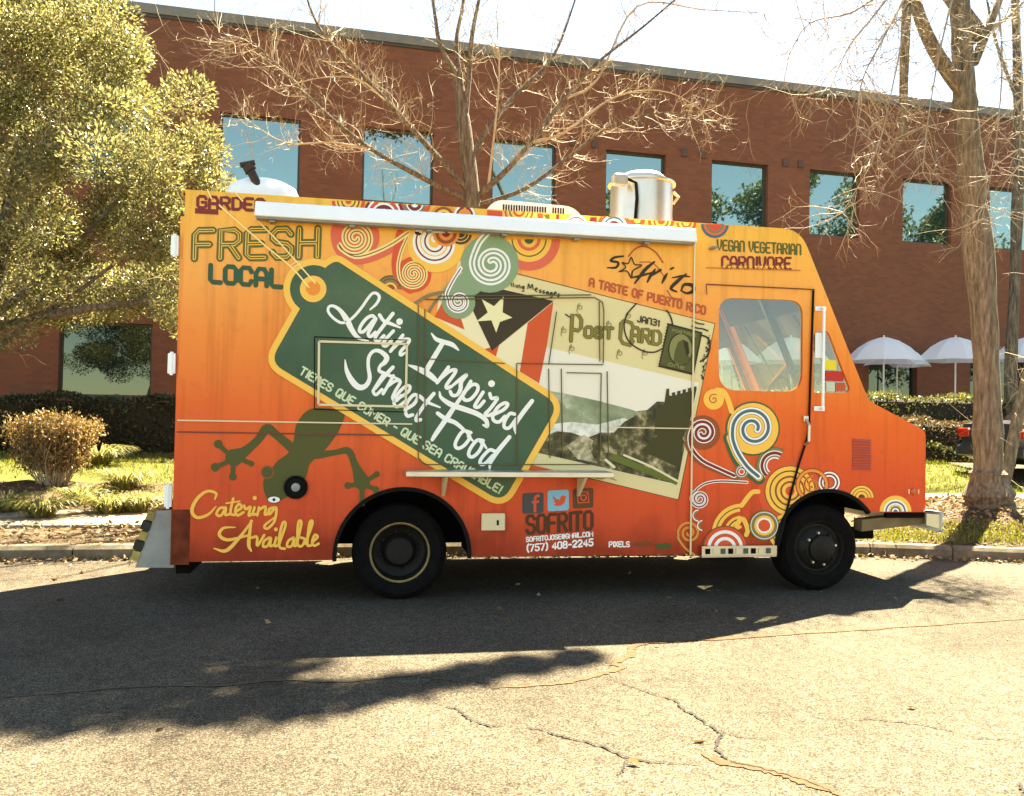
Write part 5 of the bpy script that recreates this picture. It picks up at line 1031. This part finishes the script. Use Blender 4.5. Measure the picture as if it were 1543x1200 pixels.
rt0 = Vector((at(1492, 760, 2.7).x, 2.7, T(7.8, 2.7)))
tree = thing('street_tree', 'big leaning street tree with rough grey brown trunk beside the parked car', 'tree', tuple(rt0), 'leafless trees')
bare_tree(tree, [rt0 - Vector((0, 0, .15)), rt0 + Vector((-.03, 0, .25)), at(1489, 680, 2.7), at(1484, 500, 2.7), at(1467, 300, 2.7), at(1456, 190, 2.7), at(1452, 110, 2.7), at(1446, 0, 2.7), at(1442, -120, 2.7)], [.34, .22, .165, .155, .16, .145, .125, .11, .10], [
    ([(1462, 150, 2.7), (1430, 110, 2.65), (1400, 60, 2.6), (1378, 0, 2.5), (1360, -80, 2.4)], .12, .07, 8, 1.0), ([(1372, -40, 2.5), (1366, 20, 2.45), (1362, 120, 2.4), (1361, 205, 2.4)], .075, .055, 5, .6), ([(1468, 95, 2.7), (1490, 40, 2.8), (1510, -10, 2.9), (1540, -100, 3.0)], .07, .04, 8, 1.0), ([(1490, 45, 2.8), (1520, 25, 2.7), (1550, -5, 2.6)], .035, .015, 6, .7),
    ([(1504, 752, 2.75), (1518, 705, 2.8), (1536, 620, 2.85), (1560, 520, 2.9), (1600, 380, 3.0), (1650, 150, 3.1)], .10, .065, 6, 1.0),
    ([(1376, -30, 2.5), (1330, -10, 2.2), (1280, 20, 2.0), (1220, 35, 1.8), (1190, 80, 1.7)], .025, .005, 16, .9), ([(1380, -60, 2.5), (1320, 20, 2.6), (1280, 70, 2.7), (1250, 135, 2.8)], .02, .005, 14, .8), ([(1372, -20, 2.5), (1330, 60, 2.2), (1300, 120, 2.0), (1290, 190, 1.9)], .018, .005, 14, .8), ([(1450, -60, 2.7), (1420, 60, 2.2), (1400, 170, 1.9), (1390, 260, 1.8)], .018, .004, 14, .7), ([(1500, -40, 2.7), (1510, 90, 2.3), (1500, 220, 2.1), (1480, 330, 2.0)], .016, .004, 14, .7), ([(1530, -40, 2.7), (1540, 120, 2.3), (1535, 250, 2.1)], .016, .004, 14, .7), ([(1375, -20, 2.5), (1345, 130, 2.1), (1320, 230, 2.0), (1270, 320, 1.9)], .014, .004, 12, .7)], -.05, 3, PBARK)
# the high leafy limb whose shade falls on the road
b = MB(); lp = [Vector(q) for q in smooth_path([(7.62, 2.75, 6.3), (6.7, 3.2, 8.0), (5.7, 3.6, 10.0), (4.3, 3.55, 11.8), (2.6, 3.4, 12.2)], 5)]; b.tube(lp, [.11 - .08 * i / (len(lp) - 1) for i in range(len(lp))], BARK, 8); b.build('limb', tree, smooth=True)
LEAFT = leaf_mat('street_tree_leaf', (0.035, 0.042, 0.0105), (0.091, 0.091, 0.028), .25)
def cloud(cs, n):
    out = []
    for cx_, cy_, cz_, r_ in cs:
        q = rng.normal(size=(n, 3)); q /= np.linalg.norm(q, axis=1)[:, None]; out.append(np.array([cx_, cy_, cz_]) + q * (r_ * rng.random(n) ** .4)[:, None])
    return np.concatenate(out)
P = cloud([(4.7, 3.65, 12, .75), (3.9, 3.5, 12, .8), (3.0, 3.45, 12, .85), (2.1, 3.4, 12, .9), (1.2, 3.4, 12, .9), (4.1, 4.1, 12.1, .6), (2.6, 4.1, 12, .7)], 1500)
P = np.concatenate([P, cloud([(6.95, 3.70, 12, .10), (6.6, 3.60, 12, .13), (6.25, 3.46, 12, .16), (5.9, 3.32, 12, .2), (5.5, 3.2, 12, .26), (5.15, 3.15, 12, .36)], 260)])
setp(leaves_obj('crown', P, rng.normal(size=P.shape), .16, .5, LEAFT, tree), kind='stuff')
b = MB(); p0 = at(1526, 640, 9.0); tz = T(p0.x, 9.0)
tr3 = thing('background_tree', 'slim dark tree trunk standing beyond the parked car', 'tree', (p0.x, 9.0, tz), 'leafless trees')
bare_tree(tr3, [Vector((p0.x, 9, tz - .1)), at(1523, 560, 9), at(1530, 400, 9), at(1535, 200, 9), at(1530, 0, 9)], [.15, .12, .11, .10, .08], [([(1533, 250, 9), (1580, 150, 8.8), (1620, 20, 8.6)], .06, .02, 8, 1.2), ([(1532, 150, 9), (1500, 60, 9.2), (1480, -40, 9.4)], .05, .02, 10, 1.2)], .06, 3)

# evergreen at the left
ML = leaf_mat('evergreen_leaf', (.05, .055, .018), (.27, .255, .115), .40, .28)
mt0 = at(-70, 560, 6.2); mg = thing('evergreen_tree', 'dense broadleaf evergreen tree with glossy yellow green leaves near the truck rear', 'tree', (mt0.x, 6.2, T(mt0.x, 6.2)))
b = MB(); zt = T(mt0.x, 6.2)
b.tube([(mt0.x, 6.2, zt - .1), (mt0.x + .1, 6.2, zt + 1.2), (mt0.x + .5, 6.2, zt + 3), (mt0.x + .8, 6.2, zt + 5)], [.2, .16, .12, .06], BARK, 10); b.build('trunk', mg, smooth=True)
for lp in ([(-55, 520, 6.2), (0, 492, 5.9), (55, 478, 5.7), (100, 452, 5.6), (170, 400, 5.6)], [(-60, 500, 6.2), (20, 455, 6.0), (90, 390, 5.9), (180, 300, 5.9)], [(55, 478, 5.7), (130, 465, 5.4), (210, 455, 5.3), (262, 440, 5.3)], [(-20, 540, 6.2), (10, 515, 5.8), (45, 485, 5.6)], [(-60, 440, 6.2), (40, 330, 6.3), (120, 200, 6.3), (170, 80, 6.4)]):
    b = MB(); pts = limb_path(lp); b.tube(pts, [.075 - .055 * i / (len(pts) - 1) for i in range(len(pts))], BARK, 7); b.build('limb', mg, smooth=True)
xm = lambda py: np.interp(py, [-320, -200, -80, 0, 40, 120, 190, 250, 300, 480], [-40, 60, 130, 165, 208, 276, 312, 352, 358, 350])
cs = []
for py in range(-320, 470, 46):
    for px in range(-330, 340, 48):
        if px > xm(py) - 14: continue
        for _ in range(1 if rng.random() < .6 else 2):
            Y = 6.2 + rng.normal() * .75 - .2; q = at(px + rng.normal() * 14, py + rng.normal() * 14, Y); cs.append((q.x, q.y, q.z, .30 + .16 * rng.random()))
P = []; D = []
for c_ in cs:
    n = 820; q = rng.normal(size=(n, 3)); q /= np.linalg.norm(q, axis=1)[:, None]; q[:, 2] *= .8
    P.append(np.array(c_[:3]) + q * (c_[3] * rng.random(n) ** .33)[:, None]); D.append(q + rng.normal(size=(n, 3)) * .6 + [0, 0, .35])
P = np.concatenate(P); D = np.concatenate(D); print('leaves', len(P))
setp(leaves_obj('crown', P, D, .035 + .05 * rng.random(len(P)), .42, ML, mg), kind='stuff')
b = MB()
for _ in range(260):
    c_ = cs[int(rng.random() * len(cs))]; p = Vector(c_[:3]) + rv() * .3; grow(b, p, rv() + Vector((0, -.5, .4)), .7, .008, 1, .03, 3, TWIG)
setp(b.build('twigs', mg, smooth=True), kind='stuff')

# ------------------------------------------------------------------ hedges and shrubs
def hedge(name, label, x0, x1, y0, y1, zf, n, ml, leaf, core):
    zc = T((x0 + x1) / 2, (y0 + y1) / 2); r_ = thing(name, label, 'hedge', ((x0 + x1) / 2, (y0 + y1) / 2, zc))
    b = MB(); z0 = min(T(x0, y0), T(x1, y1)) - .1; b.box(x0 + .08, x1 - .08, y0 + .08, y1 - .08, z0, zf - .08, core, .05); b.build('branch_core', r_)
    q = rng.random((n, 3)) * [x1 - x0, y1 - y0, zf - z0] + [x0, y0, z0]; fs = rng.random(n)
    q[:, 1] = np.where(fs < .55, y0 + .12 * rng.random(n), q[:, 1]); q[:, 2] = np.where(fs > .55, zf - .10 * rng.random(n), q[:, 2])
    q[:, 2] += .05 * np.sin(q[:, 0] * 3.1) + .03 * np.sin(q[:, 0] * 7.7)
    q[:, 1] += .05 * np.sin(q[:, 0] * 2.3 + q[:, 2] * 3)
    D = rng.normal(size=(n, 3)) * .7 + [0, -.4, .5]
    setp(leaves_obj('foliage', q, D, leaf * (.6 + .8 * rng.random(n)), .5, ml, r_), kind='stuff'); return r_
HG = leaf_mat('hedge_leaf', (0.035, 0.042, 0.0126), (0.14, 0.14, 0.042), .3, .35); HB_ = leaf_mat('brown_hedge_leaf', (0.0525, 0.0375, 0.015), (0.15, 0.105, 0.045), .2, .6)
HCORE = mat('hedge_core', (30, 27, 15), .95)
hx = at(1480, 690, 8.2)
hedge('clipped_hedge', 'tall clipped green hedge with sunlit top below the umbrellas', 7.2, 22, 8.9, 9.7, at(1430, 598, 8.9).z, 17000, HG, .065, HCORE)
hedge('brown_hedge', 'low brownish clipped hedge in front of the green one', 7.0, 21, 8.05, 8.7, at(1430, 634, 8.05).z, 15000, HB_, .06, HCORE)
hedge('low_hedge', 'ragged low green edging hedge at the lawn edge before the brown hedge', 7.2, 20, 7.75, 8.03, T(12, 7.8) + .30, 5000, HG, .06, HCORE)
hedge('shaded_hedge', 'dark shaded hedge below the ground floor window near the truck rear', -9.5, -1.6, 10.2, 11.2, 1.62, 14000, leaf_mat('shade_dark_hedge_leaf', (.02, .024, .008), (.05, .055, .02), .2), .07, HCORE)  # leaf colour is darkened too, so part of the shade is painted
# brown shrub: upright twigs with small coppery leaves, flat clipped top
bs = gnd(80, 738, .24); sr = thing('coppery_shrub', 'flat topped shrub with coppery tan leaves in the mulch near the truck rear', 'shrub', (bs.x, bs.y, T(bs.x, bs.y)))
b = MB(); P = []; D = []
top = at(75, 630, bs.y).z; wx = (at(143, 640, bs.y).x - at(12, 640, bs.y).x) / 2
for k in range(150):
    a, rr = rng.random() * 6.28, rng.random() ** .5; e = Vector((bs.x + wx * rr * math.cos(a), bs.y + wx * .9 * rr * math.sin(a), top - .08 * rng.random() - .12 * rr)); s_ = Vector((bs.x + .18 * rr * math.cos(a), bs.y + .16 * rr * math.sin(a), T(bs.x, bs.y) - .02))
    e += rv() * .045; md = s_.lerp(e, .5) + rv() * .05
    pts = [Vector(q) for q in smooth_path([tuple(s_), tuple(md), tuple(e)], 4)]; b.tube(pts, [.007, .006, .005, .005, .004, .004, .003, .002, .002], TWIG, 3, False)
    for i in range(3, 9):
        for _ in range(11 + i): P.append(tuple(pts[i] + rv() * .055)); D.append(tuple(rv() * .6 + Vector((0, 0, .8))))
b.build('stems', sr); setp(leaves_obj('foliage', np.array(P), np.array(D), .035 + .035 * rng.random(len(P)), .5, leaf_mat('coppery_leaf', (.085, .055, .018), (.26, .18, .075), .35, .5), sr), kind='stuff')
LIR = leaf_mat('strap_leaf', (0.0744, 0.0806, 0.0186), (0.2604, 0.248, 0.0868), .35, .45)
def clump(px, py, h, n, label):
    g = gnd(px, py, .24); z = T(g.x, g.y); r_ = thing('grassy_plant', label, 'plant', (g.x, g.y, z), 'strappy plants in the mulch bed'); b = MB()
    for k in range(n):
        a = rng.random() * 6.28; L = h * (.6 + .6 * rng.random()); d = Vector((math.cos(a), math.sin(a), 0)); s_ = Vector((g.x, g.y, z - .02)) + d * .10 * rng.random() + rv() * Vector((.05, .05, 0)).length * .3
        s_.z = z - .02; pp = [s_ + d * L * t * .75 + Vector((0, 0, L * (1.35 * t - 1.0 * t * t))) for t in (0, .3, .6, .85, 1.0)]; n_ = Vector((-d.y, d.x, 0)) * .008; v = []
        for i, q in enumerate(pp): w_ = (1, 1, .9, .6, .08)[i]; v += [tuple(q + n_ * w_), tuple(q - n_ * w_)]
        b.add(v, [(2 * i, 2 * i + 1, 2 * i + 3, 2 * i + 2) for i in range(4)], LIR)
    b.build('leaf_blades', r_)
for i, (px, py, h, n, lb) in enumerate([(150, 724, .42, 240, 'tallest strappy green plant right behind the coppery shrub'), (185, 742, .4, 240, 'broad strappy plant between the coppery shrub and the lawn'), (165, 764, .36, 220, 'strappy plant at the sidewalk edge next to the truck'), (208, 762, .34, 200, 'strappy plant closest to the truck rear step'), (62, 770, .34, 160, 'pale yellow strappy plant below the coppery shrub'), (8, 762, .34, 160, 'strappy plant next to the pale yellow one, away from the truck'), (120, 752, .3, 120, 'small sparse strappy plant on the bare mulch')]): clump(px, py, h * 1.5, int(n * 1.3), lb)

# ------------------------------------------------------------------ parked car behind the street tree
CARP = mat('car_paint', (44, 48, 56), .22, spec=.6, gain=1.0); CGL = glass_mat('car_glass', None, (.8, .85, .9), .5, .02, solid=(.01, .012, .014))
cx0 = at(1443, 700, 7.0).x; cy0 = 5.35; cz0 = T(11, 6) + .012
car = thing('parked_car', 'dark blue grey sedan parked on the driveway behind the street tree', 'car', (cx0 + 2.2, cy0 + .88, cz0))
secs = [(0.0, .50, .62, .80, .62), (.06, .36, .74, .93, .70), (.35, .26, .84, .98, .76), (.9, .22, .88, 1.0, .80), (1.6, .2, .89, .98, .80), (2.8, .2, .89, .95, .80), (3.6, .22, .88, .88, .78), (4.2, .28, .82, .74, .70), (4.42, .38, .66, .62, .58)]
b = MB(); v = []
for X, zl, hw, zt, tw_ in secs:
    for yy, zz_ in ((-hw * .9, zl), (-hw, zl + .12), (-hw, (zl + zt) / 2 + .08), (-hw * .97, zt - .08), (-tw_, zt), (0, zt + .03), (tw_, zt), (hw * .97, zt - .08), (hw, (zl + zt) / 2 + .08), (hw, zl + .12), (hw * .9, zl)): v.append((cx0 + X, cy0 + .88 + yy, cz0 + zz_))
f = [(i * 11 + j, i * 11 + (j + 1) % 11, (i + 1) * 11 + (j + 1) % 11, (i + 1) * 11 + j) for i in range(len(secs) - 1) for j in range(11)] + [tuple(range(10, -1, -1)), tuple(range(len(v) - 11, len(v)))]
b.add(v, f, CARP); b.build('body', car, smooth=True)
b = MB(); v = []
for X, hw, z_ in ((.75, .70, .98), (1.35, .58, 1.38), (2.3, .58, 1.42), (3.1, .70, .96)):
    v += [(cx0 + X, cy0 + .88 - hw, cz0 + z_), (cx0 + X, cy0 + .88 + hw, cz0 + z_)]
v += [(cx0 + 1.3, cy0 + .88 - .74, cz0 + .97), (cx0 + 1.3, cy0 + .88 + .74, cz0 + .97), (cx0 + 2.4, cy0 + .88 - .74, cz0 + .95), (cx0 + 2.4, cy0 + .88 + .74, cz0 + .95)]
b.add(v, [(0, 2, 3, 1), (4, 6, 7, 5), (0, 8, 2), (1, 3, 9), (8, 10, 4, 2), (9, 3, 5, 11), (10, 6, 4), (11, 5, 7)], CGL); b.add([v[2], v[4], v[5], v[3]], [(0, 1, 2, 3)], CARP); b.build('cabin', car)
for yy in (.10, 1.36):
    b = MB(); b.box(cx0 - .012, cx0 + .16, cy0 + yy, cy0 + yy + .30, cz0 + .70, cz0 + .86, mat('tail_light', (190, 40, 25), .25), .02); b.build('tail_light', car)
b = MB(); b.box(cx0 + .02, cx0 + .20, cy0 + .07, cy0 + .13, cz0 + .71, cz0 + .85, MATS['tail_light'], .015); b.build('side_tail_light', car)
for X in (.85, 3.55):
    for yy, s_ in ((.02, 1), (1.74, -1)):
        b = MB(); c_ = (cx0 + X, cy0 + yy, cz0 + .31); b.lathe([(.0, .01 * s_), (.19, .0), (.21, .02 * s_), (.29, .0), (.31, .03 * s_), (.31, .19 * s_), (.2, .2 * s_)], c_, 'y', TYRE, 28); w_ = b.build('wheel', car, smooth=True)
        b = MB(); b.lathe([(0, -.012 * s_), (.06, -.012 * s_), (.17, -.006 * s_), (.19, -.001 * s_)], c_, 'y', GREYP, 20); b.build('hubcap', w_)
b = MB(); b.box(cx0 - .03, cx0 + .1, cy0 + .08, cy0 + 1.68, cz0 + .36, cz0 + .56, CARP, .03); b.build('bumper', car)

# ------------------------------------------------------------------ trees across the road, mirrored in the office windows
FLEAF = leaf_mat('far_leaf', (.03, .04, .012), (.12, .13, .04), .25)
for i, (X, hh_, lb) in enumerate([(16.5, 15, 'shortest leafy tree across the road, mirrored in the window above the roof fan'), (23, 17.5, 'leafy tree across the road, mirrored in the window above the cab roof'), (29.5, 18.5, 'tall leafy tree across the road, mirrored in the window beyond the cab windshield'), (36.5, 19, 'tallest leafy tree across the road, mirrored beside the street tree trunk'), (43.5, 18, 'leafy tree across the road, mirrored in the last window in view')]):
    Y = -15 - (i % 2); o = thing('roadside_tree', lb, 'tree', (X, Y, -.3), 'trees across the road'); b = MB()
    b.tube([(X, Y, -.3), (X + .2, Y, 5), (X - .1, Y, 11), (X, Y, hh_ - 1)], [.4, .32, .2, .05], BARK, 8); b.build('trunk', o, smooth=True)
    P = cloud([(X + rng.normal() * 1.5, Y + rng.normal() * 1.3, 4 + (hh_ - 5) * (k + rng.random()) / 46, .9 + .7 * rng.random()) for k in range(46)], 260)
    setp(leaves_obj('crown', P, rng.normal(size=P.shape), .34, .5, FLEAF, o), kind='stuff')
